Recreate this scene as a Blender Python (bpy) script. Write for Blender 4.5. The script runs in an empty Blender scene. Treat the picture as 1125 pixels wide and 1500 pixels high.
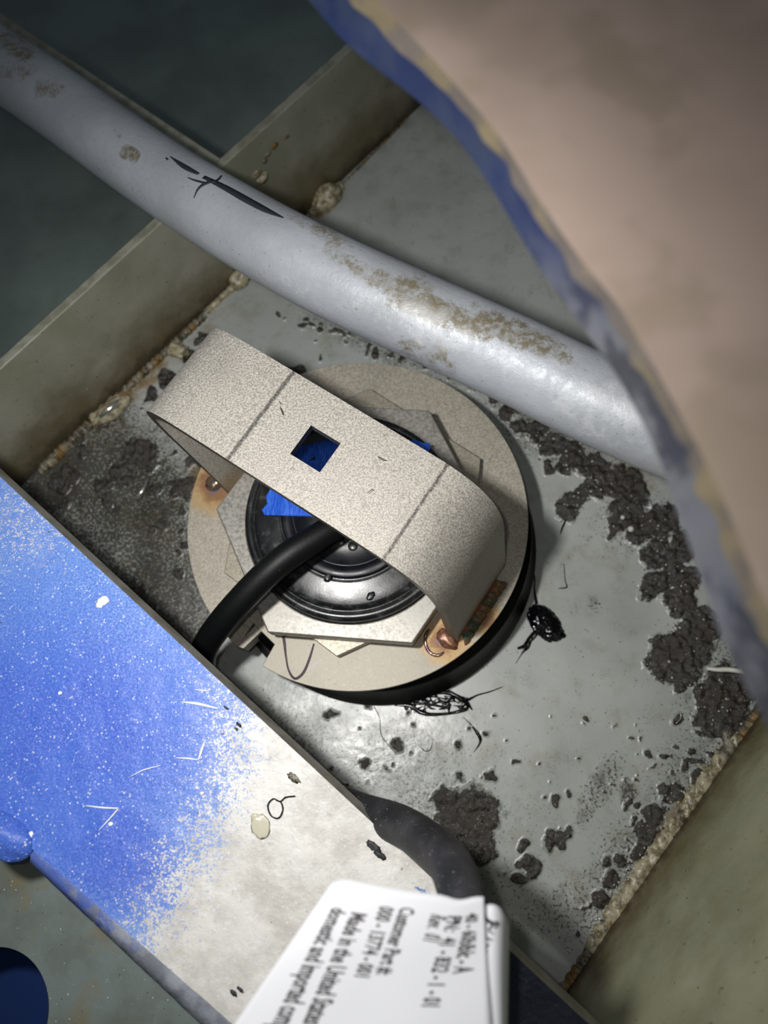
import bpy, bmesh, math, random
import numpy as np
from mathutils import Vector, Matrix

random.seed(7)
rng = np.random.default_rng(11)
SC = bpy.context.scene
COL = SC.collection

# ------------------------------------------------------------------ camera
FPX, PW, PH = 1083.0, 1125.0, 1500.0
CAM = Vector((0, 0, 0.5))
_n = Vector(((638 - PW / 2) / FPX, -(1086 - PH / 2) / FPX, -1)).normalized()
RM = _n.rotation_difference(Vector((0, 0, -1))).to_matrix()
cd = bpy.data.cameras.new('camera')
cam = bpy.data.objects.new('camera', cd)
COL.objects.link(cam)
cam.matrix_world = Matrix.Translation(CAM) @ RM.to_4x4()
cd.sensor_fit = 'VERTICAL'
cd.sensor_height = 36.0
cd.sensor_width = 27.0
cd.lens = FPX / PH * 36.0
cd.clip_start = 0.005
cd.clip_end = 20
cd.dof.use_dof = True
cd.dof.focus_distance = 0.385
cd.dof.aperture_fstop = 6.6
SC.camera = cam

# ------------------------------------------------------------------ light
SC.view_settings.view_transform = 'Standard'
SC.view_settings.look = 'None'
SC.view_settings.gamma = 1
SC.view_settings.use_curve_mapping = False
SC.view_settings.exposure = 0.0
w = bpy.data.worlds.new('world')
SC.world = w
w.use_nodes = True
w.node_tree.nodes['Background'].inputs[0].default_value = (0.62, 0.75, 0.85, 1)
w.node_tree.nodes['Background'].inputs[1].default_value = 0.09


tl = bpy.data.lights.new('torch', 'SPOT')      # the hand torch held beside the phone
tl.energy = 6.3
tl.color = (1.0, 0.985, 0.955)
tl.shadow_soft_size = 0.013
tl.spot_size = math.radians(110)
tl.spot_blend = 1.0
torch = bpy.data.objects.new('torch', tl)
COL.objects.link(torch)
torch.location = (-0.108, 0.060, 0.48)
torch.rotation_euler = (Vector((-0.075, 0.085, 0)) - torch.location).to_track_quat('-Z', 'Y').to_euler()

pl_ = bpy.data.lights.new('phone_light', 'POINT')   # the phone's own small LED beside its lens
pl_.energy = 0.85
pl_.color = (1.0, 0.97, 0.93)
pl_.shadow_soft_size = 0.004
pled = bpy.data.objects.new('phone_light', pl_)
COL.objects.link(pled)
pled.location = (-0.017, 0.012, 0.512)

# ------------------------------------------------------------------ helpers
def at(px, py, z=0.0):
    d = RM @ Vector(((px - PW / 2) / FPX, -(py - PH / 2) / FPX, -1))
    return CAM + d * ((z - CAM.z) / d.z)


def topx(P):
    """world points (n,3) to frame coordinates, used to look up stains measured on the photograph"""
    R = np.array(RM.transposed())
    q = (np.asarray(P, float) - np.array(CAM)) @ R.T
    return PW / 2 + FPX * q[:, 0] / -q[:, 2], PH / 2 - FPX * q[:, 1] / -q[:, 2]


def tag(o, label=None, cat=None, group=None, kind=None):
    if label: o['label'] = label
    if cat: o['category'] = cat
    if group: o['group'] = group
    if kind: o['kind'] = kind
    return o


def empty(name, loc=(0, 0, 0)):
    o = bpy.data.objects.new(name, None)
    o.empty_display_size = 0.01
    o.location = loc
    COL.objects.link(o)
    return o


def meshobj(name, verts, faces, mat=None, parent=None, smooth=True, bevel=0, origin=None):
    me = bpy.data.meshes.new(name)
    me.from_pydata([tuple(v) for v in verts], [], [tuple(f) for f in faces])
    return finish(name, me, mat, parent, smooth, bevel)


def finish(name, me, mat, parent=None, smooth=True, bevel=0, segs=2):
    me.validate()
    if mat: me.materials.append(mat)
    if smooth:
        me.shade_smooth()
    o = bpy.data.objects.new(name, me)
    COL.objects.link(o)
    if parent is not None:
        o.parent = parent
        o.location = -Vector(parent.location)
    if bevel:
        b = o.modifiers.new('bevel', 'BEVEL')
        b.width = bevel
        b.segments = segs
        b.limit_method = 'ANGLE'
        b.angle_limit = math.radians(35)
        b.harden_normals = True
    return o


def bmobj(name, bm, mat=None, parent=None, smooth=True, bevel=0):
    me = bpy.data.meshes.new(name)
    bmesh.ops.recalc_face_normals(bm, faces=bm.faces)
    bm.to_mesh(me)
    bm.free()
    return finish(name, me, mat, parent, smooth, bevel)


def prism(poly, z0, z1, hole=None):
    """bmesh of a vertical prism over a polygon (list of (x,y)); holes are cut by bridging"""
    bm = bmesh.new()
    def ring(pts, z): return [bm.verts.new((p[0], p[1], z)) for p in pts]
    a0, a1 = ring(poly, z0), ring(poly, z1)
    n = len(poly)
    for i in range(n):
        bm.faces.new((a0[i], a0[(i + 1) % n], a1[(i + 1) % n], a1[i]))
    if hole is None:
        bm.faces.new(a1)
        bm.faces.new(a0[::-1])
    else:
        b0, b1 = ring(hole, z0), ring(hole, z1)
        m = len(hole)
        for i in range(m):
            bm.faces.new((b0[(i + 1) % m], b0[i], b1[i], b1[(i + 1) % m]))
        for A, B in ((a0, b0), (a1, b1)):
            ed = []
            for L in (A, B):
                for i in range(len(L)):
                    e = bm.edges.get((L[i], L[(i + 1) % len(L)])) or bm.edges.new((L[i], L[(i + 1) % len(L)]))
                    ed.append(e)
            bmesh.ops.triangle_fill(bm, edges=ed, use_beauty=True)
    return bm


def catmull(P, n):
    P = [np.array(p, float) for p in P]
    P = [2 * P[0] - P[1]] + P + [2 * P[-1] - P[-2]]
    out = []
    for i in range(1, len(P) - 2):
        for k in range(n):
            t = k / n
            a, b, c, d = P[i - 1:i + 3]
            out.append(0.5 * (2 * b + (c - a) * t + (2 * a - 5 * b + 4 * c - d) * t * t + (3 * b - a - 3 * c + d) * t ** 3))
    out.append(P[-2])
    return out


def tube(pts, rads, seg=16, sub=8, rough=0, freq=200):
    """tube through pts (with radii) as verts, faces"""
    Q = catmull([tuple(p) + (r,) for p, r in zip(pts, rads)], sub)
    V, Fc = [], []
    up = Vector((0, 0, 1))
    prev = None
    for i, q in enumerate(Q):
        a = Vector(Q[max(i - 1, 0)][:3]); b = Vector(Q[min(i + 1, len(Q) - 1)][:3])
        t = (b - a).normalized()
        if prev is None:
            s = t.cross(up)
            if s.length < 1e-4: s = t.cross(Vector((1, 0, 0)))
            s.normalize()
        else:
            s = (prev - t * prev.dot(t)).normalized()
        prev = s
        u = s.cross(t)
        for k in range(seg):
            an = 2 * math.pi * k / seg
            r = q[3]
            if rough: r *= 1 + rough * (random.random() - 0.5)
            V.append(Vector(q[:3]) + (s * math.cos(an) + u * math.sin(an)) * r)
    n = len(Q)
    for i in range(n - 1):
        for k in range(seg):
            k2 = (k + 1) % seg
            Fc.append((i * seg + k, i * seg + k2, (i + 1) * seg + k2, (i + 1) * seg + k))
    Fc.append(tuple(range(seg))[::-1])
    Fc.append(tuple((n - 1) * seg + k for k in range(seg)))
    return V, Fc


def ribbon(pts, widths, normal=(0, 0, 1), h=0.0002, sub=6):
    """thin solid stroke lying on a surface: pts on the surface, per-point normal or one normal"""
    N = normal if isinstance(normal, list) else [normal] * len(pts)
    Q = catmull([tuple(p) + (wd,) + tuple(nn) for p, wd, nn in zip(pts, widths, N)], sub)
    V, Fc = [], []
    for i, q in enumerate(Q):
        a = Vector(Q[max(i - 1, 0)][:3]); b = Vector(Q[min(i + 1, len(Q) - 1)][:3])
        t = (b - a).normalized(); nn = Vector(q[4:7]).normalized()
        s = t.cross(nn).normalized() * q[3] * 0.5
        p = Vector(q[:3])
        V += [p + s, p + s + nn * h, p - s + nn * h, p - s]
    for i in range(len(Q) - 1):
        for k in range(4):
            k2 = (k + 1) % 4
            Fc.append((i * 4 + k, i * 4 + k2, i * 4 + 4 + k2, i * 4 + 4 + k))
    Fc += [(0, 3, 2, 1), tuple((len(Q) - 1) * 4 + k for k in range(4))]
    return V, Fc


def vnoise(x, y, seed=0):
    """value noise on arrays"""
    xi, yi = np.floor(x).astype(np.int64), np.floor(y).astype(np.int64)
    fx, fy = x - xi, y - yi
    fx = fx * fx * (3 - 2 * fx); fy = fy * fy * (3 - 2 * fy)
    def h(a, b):
        v = (a * 374761393 + b * 668265263 + seed * 2246822519) & 0xFFFFFFFF
        v = ((v ^ (v >> 13)) * 1274126177) & 0xFFFFFFFF
        return ((v ^ (v >> 16)) & 0xFFFF) / 65535.0
    return (h(xi, yi) * (1 - fx) + h(xi + 1, yi) * fx) * (1 - fy) + (h(xi, yi + 1) * (1 - fx) + h(xi + 1, yi + 1) * fx) * fy


def fbm(x, y, oct=4, seed=0):
    s = 0; a = 0.5; t = 0
    for k in range(oct):
        s = s + a * vnoise(x * 2 ** k, y * 2 ** k, seed + k * 17); t += a; a *= 0.5
    return s / t


def sstep(a, b, x):
    t = np.clip((x - a) / (b - a), 0, 1)
    return t * t * (3 - 2 * t)


def set_attr(me, name, arr):
    at_ = me.attributes.new(name, 'FLOAT_COLOR', 'POINT')
    a4 = np.ones((len(me.vertices), 4), np.float32)
    a4[:, :arr.shape[1]] = arr
    at_.data.foreach_set('color', a4.ravel())


# ------------------------------------------------------------------ materials
def lin(r, g, b):
    f = lambda c: (c / 255 / 12.92) if c / 255 <= 0.04045 else ((c / 255 + 0.055) / 1.055) ** 2.4
    return (f(r), f(g), f(b), 1)


class NT:
    def __init__(s, name, rough=0.5, metal=0.0, col=(0.5, 0.5, 0.5, 1), spec=0.5):
        s.m = bpy.data.materials.new(name)
        s.m.use_nodes = True
        s.t = s.m.node_tree
        s.b = s.t.nodes['Principled BSDF']
        s.b.inputs['Roughness'].default_value = rough
        s.b.inputs['Metallic'].default_value = metal
        s.b.inputs['Base Color'].default_value = col
        s.b.inputs['Specular IOR Level'].default_value = spec
        s.obj = s.n('ShaderNodeTexCoord').outputs['Object']
        s.geo = s.n('ShaderNodeNewGeometry').outputs['Position']
        s.vec = s.geo

    def n(s, typ, **kw):
        nd = s.t.nodes.new(typ)
        for k, v in kw.items(): setattr(nd, k, v)
        return nd

    def l(s, a, b): s.t.links.new(a, b)

    def noise(s, scale, detail=4, rough=0.55, vec=None, out='Fac'):
        nd = s.n('ShaderNodeTexNoise')
        nd.inputs['Scale'].default_value = scale
        nd.inputs['Detail'].default_value = detail
        nd.inputs['Roughness'].default_value = rough
        s.l(vec or s.vec, nd.inputs['Vector'])
        return nd.outputs[out]

    def vor(s, scale, feature='F1', vec=None, out='Distance'):
        nd = s.n('ShaderNodeTexVoronoi', feature=feature)
        nd.inputs['Scale'].default_value = scale
        s.l(vec or s.vec, nd.inputs['Vector'])
        return nd.outputs[out]

    def mp(s, v, a, b, c=0.0, d=1.0, smooth=True):
        nd = s.n('ShaderNodeMapRange')
        if smooth: nd.interpolation_type = 'SMOOTHSTEP'
        for i, x in enumerate((v, a, b, c, d)):
            if isinstance(x, (int, float)): nd.inputs[i].default_value = x
            else: s.l(x, nd.inputs[i])
        return nd.outputs[0]

    def ma(s, op, a, b=0.0, clamp=False):
        nd = s.n('ShaderNodeMath', operation=op, use_clamp=clamp)
        for i, x in enumerate((a, b)):
            if isinstance(x, (int, float)): nd.inputs[i].default_value = x
            else: s.l(x, nd.inputs[i])
        return nd.outputs[0]

    def mix(s, f, a, b):
        nd = s.n('ShaderNodeMix', data_type='RGBA')
        for i, x in ((0, f), (6, a), (7, b)):
            if isinstance(x, (int, float, tuple)): nd.inputs[i].default_value = x
            else: s.l(x, nd.inputs[i])
        return nd.outputs[2]

    def attr(s, name):
        nd = s.n('ShaderNodeAttribute', attribute_name=name)
        sp = s.n('ShaderNodeSeparateColor')
        s.l(nd.outputs['Color'], sp.inputs[0])
        return sp.outputs

    def xyz(s, vec=None):
        sp = s.n('ShaderNodeSeparateXYZ')
        s.l(vec or s.vec, sp.inputs[0])
        return sp.outputs

    def col(s, c): s.l(c, s.b.inputs['Base Color']) if not isinstance(c, tuple) else setattr(s.b.inputs['Base Color'], 'default_value', c); return s
    def rough(s, r): s.l(r, s.b.inputs['Roughness']); return s

    def bump(s, h, dist=0.0005, strength=1.0):
        nd = s.n('ShaderNodeBump')
        nd.inputs['Distance'].default_value = dist
        nd.inputs['Strength'].default_value = strength
        s.l(h, nd.inputs['Height'])
        s.l(nd.outputs[0], s.b.inputs['Normal'])
        return s


def dist_to(M, p, z=None):
    """distance from a world point"""
    nd = M.n('ShaderNodeVectorMath', operation='DISTANCE')
    M.l(M.geo, nd.inputs[0]); nd.inputs[1].default_value = tuple(p)
    return nd.outputs['Value']


# --- paint on the hull plating (walls)
def wall_mat(name, a, b, stain=1.0):
    M = NT(name, 0.42)
    z = M.xyz()[2]
    n1 = M.noise(14, 5); n2 = M.noise(60, 5, 0.65); n3 = M.noise(900, 2)
    c = M.mix(M.mp(n1, 0.35, 0.65), a, b)
    h = M.ma('ADD', M.ma('MULTIPLY', n1, 0.07), M.ma('MULTIPLY', n2, 0.035))
    st = M.mp(M.ma('SUBTRACT', h, z), -0.012, 0.046)
    c = M.mix(M.ma('MULTIPLY', st, 0.75 * stain), c, lin(92, 76, 38))
    st2 = M.mp(M.ma('SUBTRACT', M.ma('MULTIPLY', n2, 0.03), z), -0.004, 0.012)
    c = M.mix(M.ma('MULTIPLY', st2, 0.8 * stain), c, lin(50, 42, 28))
    c = M.mix(M.mp(n3, 0.70, 0.76), c, lin(190, 190, 175))
    c = M.mix(M.ma('MULTIPLY', M.mp(M.noise(330, 2), 0.69, 0.73), 0.8), c, lin(40, 38, 30))
    M.col(c)
    M.rough(M.mp(n2, 0.3, 0.7, 0.32, 0.55))
    M.bump(M.noise(250, 4), 0.0003, 0.5)
    return M.m


m_wall = wall_mat('hull_paint_olive', lin(160, 160, 146), lin(138, 139, 120))
m_wall2 = wall_mat('hull_paint_olive_green', lin(166, 166, 136), lin(142, 143, 112), 1.0)
m_edge = NT('plate_edge_paint', 0.5)
m_edge.col(m_edge.mix(m_edge.mp(m_edge.noise(90, 5), 0.42, 0.62), lin(146, 147, 134), lin(126, 125, 110)))
m_edge.bump(m_edge.noise(500, 3), 0.0003, 0.5)
m_edge = m_edge.m


def floor_mat():
    M = NT('hull_floor', 0.4, spec=0.8)
    A = M.attr('mask')
    base = M.mix(M.mp(M.noise(9, 4), 0.35, 0.65), lin(176, 179, 176), lin(156, 161, 158))
    fine = M.noise(420, 5, 0.7)
    base = M.mix(M.ma('MULTIPLY', M.mp(fine, 0.45, 0.75), 0.35), base, lin(178, 180, 172))
    base = M.mix(M.ma('MULTIPLY', M.mp(M.noise(45, 4, 0.6), 0.5, 0.72), 0.4), base, lin(132, 128, 106))
    W = M.attr('wet')
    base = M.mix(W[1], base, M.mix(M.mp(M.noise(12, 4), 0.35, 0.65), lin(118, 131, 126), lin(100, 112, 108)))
    # rust wash
    ru = M.mp(M.ma('ADD', A[2], M.ma('MULTIPLY', M.ma('SUBTRACT', M.noise(70, 5, 0.65), 0.5), 1.4)), 0.35, 0.9)
    c = M.mix(ru, base, lin(122, 98, 52))
    # grime film
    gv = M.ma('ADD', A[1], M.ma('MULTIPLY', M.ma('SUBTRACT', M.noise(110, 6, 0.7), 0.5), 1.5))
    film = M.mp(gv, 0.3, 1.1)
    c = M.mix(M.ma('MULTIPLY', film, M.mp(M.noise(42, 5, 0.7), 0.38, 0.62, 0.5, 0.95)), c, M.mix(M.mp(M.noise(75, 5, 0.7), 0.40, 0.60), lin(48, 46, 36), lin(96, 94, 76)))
    spk = M.mp(M.ma('ADD', M.ma('MULTIPLY', A[1], 0.30), M.noise(520, 4, 0.6)), 0.70, 0.78)
    c = M.mix(M.ma('MULTIPLY', spk, 0.85), c, lin(38, 36, 30))
    pit = M.ma('MULTIPLY', M.mp(M.vor(330), 0.22, 0.12), M.mp(M.noise(95, 3), 0.50, 0.62))
    c = M.mix(M.ma('MULTIPLY', pit, 0.7), c, lin(72, 64, 46))
    wr_ = M.mp(M.noise(38, 6, 0.75), 0.52, 0.66)
    c = M.mix(M.ma('MULTIPLY', wr_, M.ma('MULTIPLY', M.mp(M.noise(700, 3, 0.7), 0.45, 0.6), 0.45)), c, lin(96, 92, 78))
    # thick crud
    cv = M.ma('ADD', A[0], M.ma('MULTIPLY', M.ma('SUBTRACT', M.noise(260, 7, 0.75), 0.5), 1.5))
    cm = M.mp(cv, 0.44, 0.58)
    cc = M.mix(M.mp(M.noise(420, 6, 0.8), 0.42, 0.62), lin(8, 8, 8), lin(74, 71, 62))
    cc = M.mix(M.ma('MULTIPLY', M.mp(M.noise(55, 4), 0.42, 0.62), 0.8), cc, lin(40, 32, 21))
    grit = M.mp(M.vor(900), 0.30, 0.12)
    gsel = M.mp(M.noise(260, 2), 0.50, 0.60)
    cc = M.mix(M.ma('MULTIPLY', grit, gsel), cc, lin(170, 168, 155))
    c = M.mix(cm, c, cc)
    M.col(c)
    M.rough(M.ma('SUBTRACT', M.mp(cm, 0, 1, M.mp(M.noise(30, 4), 0.3, 0.7, 0.30, 0.44), 0.45), M.ma('MULTIPLY', W[0], 0.13)))
    hgt = M.ma('ADD', M.ma('MULTIPLY', M.noise(700, 5, 0.7), M.ma('ADD', M.ma('MULTIPLY', cm, 1.0), M.ma('MULTIPLY', film, 0.25))), M.ma('MULTIPLY', fine, 0.06))
    M.bump(hgt, 0.0014, 0.6)
    return M.m


m_floor = floor_mat()


def pipe_mat():
    M = NT('galvanised_pipe', 0.5, 0.12)
    n1 = M.noise(18, 4); n2 = M.noise(240, 5, 0.7)
    c = M.mix(M.mp(n1, 0.35, 0.65), lin(186, 191, 199), lin(170, 174, 180))
    A = M.attr('mask')
    s = M.mp(M.ma('ADD', A[0], M.ma('MULTIPLY', M.ma('SUBTRACT', M.noise(110, 7, 0.8), 0.5), 1.8)), 0.28, 0.72)
    c = M.mix(M.ma('MULTIPLY', s, M.mp(n2, 0.35, 0.6, 0.25, 0.95)), c, lin(122, 112, 88))
    w_ = M.mp(M.ma('ADD', A[1], M.ma('MULTIPLY', M.ma('SUBTRACT', M.noise(60, 5, 0.7), 0.5), 1.8)), 0.4, 0.7)
    c = M.mix(M.ma('MULTIPLY', w_, 0.55), c, lin(205, 208, 210))
    c = M.mix(M.ma('MULTIPLY', M.mp(M.noise(520, 3), 0.66, 0.72), 0.5), c, lin(96, 92, 84))
    M.col(c)
    M.rough(M.mp(n2, 0.3, 0.7, 0.36, 0.6))
    M.bump(n2, 0.0005, 0.7)
    return M.m


m_pipe = pipe_mat()


def steel_mat(name, light, dark, weld_pts=(), rough=0.5, metal=0.55, grain=900, gstr=0.35, smear=True, bumpd=0.00012):
    M = NT(name, rough, metal)
    f = M.noise(grain, 3, 0.75)
    c = M.mix(M.mp(f, 0.38, 0.62), dark, light)
    c = M.mix(M.ma('MULTIPLY', M.mp(M.noise(35, 5, 0.6), 0.5, 0.7), 0.22), c, lin(128, 124, 116))
    c = M.mix(M.ma('MULTIPLY', M.mp(M.noise(300, 3), 0.68, 0.73), 0.4), c, lin(84, 76, 64))
    for p, r in weld_pts:      # heat tint left around each weld
        d = dist_to(M, p)
        d = M.ma('ADD', d, M.ma('MULTIPLY', M.ma('SUBTRACT', M.noise(160, 4), 0.5), r * 0.6))
        c = M.mix(M.ma('MULTIPLY', M.mp(d, r * 1.25, r * 0.6), 0.75), c, lin(188, 150, 88))
        c = M.mix(M.ma('MULTIPLY', M.mp(d, r * 0.75, r * 0.45), 0.75), c, lin(128, 84, 58))
        c = M.mix(M.ma('MULTIPLY', M.mp(d, r * 0.45, r * 0.25), 0.6), c, lin(92, 100, 140))
    M.col(c)
    M.rough(M.mp(f, 0.3, 0.7, rough - 0.08, rough + 0.12))
    M.bump(f, bumpd, 0.8)
    return M


WL = at(314, 706, 0.05)
WR = at(652, 936, 0.05)
WR2 = at(712, 905, 0.05)
m_flange = steel_mat('flange_steel', lin(188, 181, 167), lin(152, 146, 134), [(WL, 0.022), (WR, 0.017), (WR2, 0.012)], 0.52, 0.3).m
M_ = steel_mat('strap_steel', lin(196, 191, 182), lin(146, 141, 133), [(WL, 0.019), (WR2, 0.011)], 0.52, 0.35, grain=1100, bumpd=0.0003)
# bend marks drawn across the strap, smudges (U runs along the strap in metres, V across)
uv = M_.n('ShaderNodeUVMap').outputs[0]
sx = M_.xyz(uv)
prev = [l.from_socket for l in M_.t.links if l.to_socket == M_.b.inputs['Base Color']][0]
c = prev
for u0, wd, soft in ((0.1715, 0.0008, 0.55), (0.2648, 0.0006, 0.75)):
    jit = M_.ma('MULTIPLY', M_.ma('SUBTRACT', M_.noise(260, 4, 0.7), 0.5), 0.0022)
    d = M_.ma('ABSOLUTE', M_.ma('SUBTRACT', M_.ma('ADD', sx[0], jit), u0))
    k = M_.mp(d, wd * 2.2, wd * 0.5)
    k = M_.ma('MULTIPLY', k, M_.mp(M_.noise(1300, 2), 0.30, 0.52, 1 - soft, 1.0))
    c = M_.mix(M_.ma('MULTIPLY', k, 0.85), c, lin(52, 50, 48))
sm = M_.ma('MULTIPLY', M_.mp(M_.noise(75, 4, 0.6), 0.55, 0.72), M_.ma('MULTIPLY', M_.mp(sx[0], 0.215, 0.235), M_.mp(sx[0], 0.29, 0.27)))
c = M_.mix(M_.ma('MULTIPLY', sm, 0.35), c, lin(112, 106, 98))
# grinding nick line across the right leg
d = M_.ma('ABSOLUTE', M_.ma('SUBTRACT', M_.ma('ADD', sx[0], M_.ma('MULTIPLY', sx[1], 0.02)), 0.374))
c = M_.mix(M_.ma('MULTIPLY', M_.mp(d, 0.0004, 0.0001), 0.7), c, lin(225, 222, 214))
M_.col(c)
m_strap = M_.m
m_cut = steel_mat('cut_steel_edge', lin(120, 114, 104), lin(70, 66, 60), (), 0.45, 0.6, grain=700).m
M_ = steel_mat('nut_steel_upper', lin(166, 163, 156), lin(146, 143, 137), (), 0.42, 0.5, grain=500, bumpd=0.00006)
m_nut = M_.m
m_nut2 = steel_mat('nut_steel_lower', lin(168, 162, 146), lin(148, 142, 128), (), 0.42, 0.4, grain=600, bumpd=0.0001).m
m_dk = NT('dark_joint', 0.5, 0, lin(28, 28, 26)).m


def weldmat():
    M = NT('weld_metal', 0.28, 0.7)
    n1 = M.noise(120, 4)
    c = M.mix(M.mp(n1, 0.35, 0.5), lin(86, 112, 130), lin(150, 128, 104))
    c = M.mix(M.mp(n1, 0.5, 0.62), c, lin(112, 84, 110))
    M.col(c); M.bump(M.noise(500, 3), 0.0005, 0.7)
    return M.m


m_weld = weldmat()
M = NT('rusty_weld', 0.5, 0.3)
n1 = M.noise(150, 4)
M.col(M.mix(M.mp(M.noise(90, 3), 0.5, 0.6), M.mix(M.mp(n1, 0.35, 0.6), lin(116, 104, 74), lin(158, 96, 66)), lin(84, 92, 76)))
M.bump(M.noise(600, 4), 0.0006, 0.8)
m_rustweld = M.m
M = NT('brown_weld_pool', 0.35, 0.3)
M.col(M.mix(M.mp(M.noise(300, 4), 0.4, 0.6), lin(96, 62, 48), lin(138, 96, 72)))
m_brownweld = M.m

M = NT('black_housing_plastic', 0.2, 0, lin(20, 21, 23), 0.7)
n1 = M.noise(60, 5, 0.7)
M.col(M.mix(M.mp(M.noise(140, 5, 0.7), 0.5, 0.72), lin(24, 25, 27), lin(78, 80, 82)))
M.rough(M.mp(n1, 0.3, 0.7, 0.22, 0.36))
M.bump(M.noise(900, 3), 0.00005, 0.6)
m_plastic = M.m
M = NT('matte_black_cap', 0.42, 0, lin(13, 15, 22), 0.45)
M.rough(M.mp(M.noise(90, 5), 0.3, 0.7, 0.3, 0.5))
m_cap = M.m
M = NT('sealant_black', 0.12, 0, lin(6, 6, 8), 0.6)
M.bump(M.noise(300, 3), 0.0008, 0.5)
m_goo = M.m
m_gasket = NT('gasket_black', 0.5, 0, lin(3, 3, 4), 0.12).m
M = NT('cable_rubber', 0.5, 0, lin(12, 12, 14), 0.3)
M.col(M.mix(M.mp(M.noise(1200, 2), 0.70, 0.78), lin(11, 12, 14), lin(90, 92, 94)))
M.bump(M.noise(700, 3), 0.00015, 0.5)
m_cable = M.m
M = NT('hose_rubber', 0.55, 0, lin(62, 63, 66), 0.3)
c = M.mix(M.mp(M.noise(40, 5), 0.4, 0.65), lin(34, 35, 38), lin(58, 58, 60))
M.col(M.mix(M.mp(M.noise(900, 3), 0.66, 0.74), c, lin(150, 150, 150)))
M.bump(M.noise(500, 4), 0.0003, 0.5)
m_hose = M.m
M = NT('blue_masking_tape', 0.6, 0, lin(25, 82, 190), 0.3)
wv = M.n('ShaderNodeTexNoise'); wv.inputs['Scale'].default_value = 300
mpn = M.n('ShaderNodeMapping'); mpn.inputs['Scale'].default_value = (6, 0.6, 1); mpn.inputs['Rotation'].default_value = (0, 0, 0.2)
M.l(M.geo, mpn.inputs[0]); M.l(mpn.outputs[0], wv.inputs['Vector'])
M.col(M.mix(M.mp(wv.outputs[0], 0.35, 0.7), lin(18, 72, 196), lin(58, 118, 224)))
M.bump(wv.outputs[0], 0.0002, 0.6)
m_tape = M.m


def beam_mat():
    M = NT('overspray_white_beam', 0.42)
    A = M.attr('mask')
    wht = M.mix(M.mp(M.noise(40, 5, 0.65), 0.4, 0.66), lin(210, 208, 203), lin(186, 182, 175))
    wht = M.mix(M.ma('MULTIPLY', M.mp(M.noise(300, 5, 0.7), 0.55, 0.72), 0.35), wht, lin(142, 136, 126))
    f = M.noise(850, 4, 0.75); f2 = M.noise(300, 3, 0.6)
    ff = M.ma('ADD', M.ma('MULTIPLY', f, 0.72), M.ma('MULTIPLY', f2, 0.28))
    dens = A[0]
    bl = M.mp(M.ma('SUBTRACT', M.ma('ADD', ff, M.ma('MULTIPLY', dens, 0.33)), 0.68), -0.03, 0.045)
    blue = M.mix(A[1], M.mix(M.mp(f, 0.42, 0.62), lin(84, 122, 204), lin(134, 166, 218)), M.mix(M.mp(f, 0.45, 0.68), lin(60, 92, 192), lin(104, 134, 212)))
    blue = M.mix(M.ma('MULTIPLY', M.mp(M.noise(25, 4), 0.45, 0.62), 0.35), blue, lin(70, 112, 204))
    blue = M.mix(A[2], blue, lin(24, 32, 56))
    c = M.mix(bl, wht, blue)
    # pinholes in the paint show the white primer
    pin = M.ma('MULTIPLY', M.mp(M.vor(480), 0.30, 0.14), M.mp(M.noise(150, 3), 0.42, 0.6))
    pin2 = M.ma('MULTIPLY', M.mp(M.vor(130), 0.12, 0.06), M.mp(M.noise(47, 3), 0.5, 0.6))
    c = M.mix(M.ma('MULTIPLY', M.ma('MAXIMUM', M.ma('MULTIPLY', pin, 0.7), pin2), M.ma('SUBTRACT', 0.95, A[2])), c, lin(214, 218, 226))
    c = M.mix(M.ma('MULTIPLY', M.mp(M.noise(170, 4), 0.71, 0.745), 0.8), c, lin(78, 72, 66))
    M.col(c)
    M.rough(M.mp(f2, 0.3, 0.7, 0.33, 0.5))
    M.bump(M.noise(330, 5, 0.7), 0.0007, 0.6)
    return M.m


m_beam = beam_mat()
M = NT('beam_cut_edge', 0.6)
M.col(M.mix(M.mp(M.noise(60, 5), 0.4, 0.65), lin(150, 148, 138), lin(120, 118, 108)))
M.bump(M.noise(500, 4), 0.0004, 0.6)
m_beamedge = M.m
M = NT('beam_lip_overspray', 0.45)
A = M.attr('mask')
c0 = M.mix(M.mp(M.noise(80, 5), 0.4, 0.6), lin(142, 147, 156), lin(112, 116, 124))
k = M.mp(M.ma('ADD', M.ma('MULTIPLY', A[0], 0.4), M.noise(120, 5, 0.7)), 0.6, 0.9)
M.col(M.mix(k, c0, lin(78, 98, 168)))
M.bump(M.noise(300, 4), 0.0006, 0.6)
m_lip = M.m
M = NT('web_plate_paint', 0.4)
c = M.mix(M.mp(M.noise(28, 5), 0.38, 0.62), lin(112, 122, 120), lin(98, 104, 96))
c = M.mix(M.ma('MULTIPLY', M.mp(M.noise(50, 5, 0.6), 0.55, 0.7), 0.5), c, lin(120, 108, 76))
c = M.mix(M.mp(M.noise(420, 3), 0.69, 0.73), c, lin(44, 42, 34))
c = M.mix(M.mp(M.noise(700, 2), 0.73, 0.77), c, lin(220, 222, 218))
M.col(c); M.bump(M.noise(300, 4), 0.0004, 0.5)
m_web = M.m
m_navy = NT('navy_paint', 0.4, 0, lin(22, 44, 92)).m
M = NT('dark_paint', 0.5); M.col(M.mix(M.mp(M.noise(30, 3), 0.4, 0.6), lin(70, 74, 70), lin(54, 56, 52))); m_darkpaint = M.m

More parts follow.
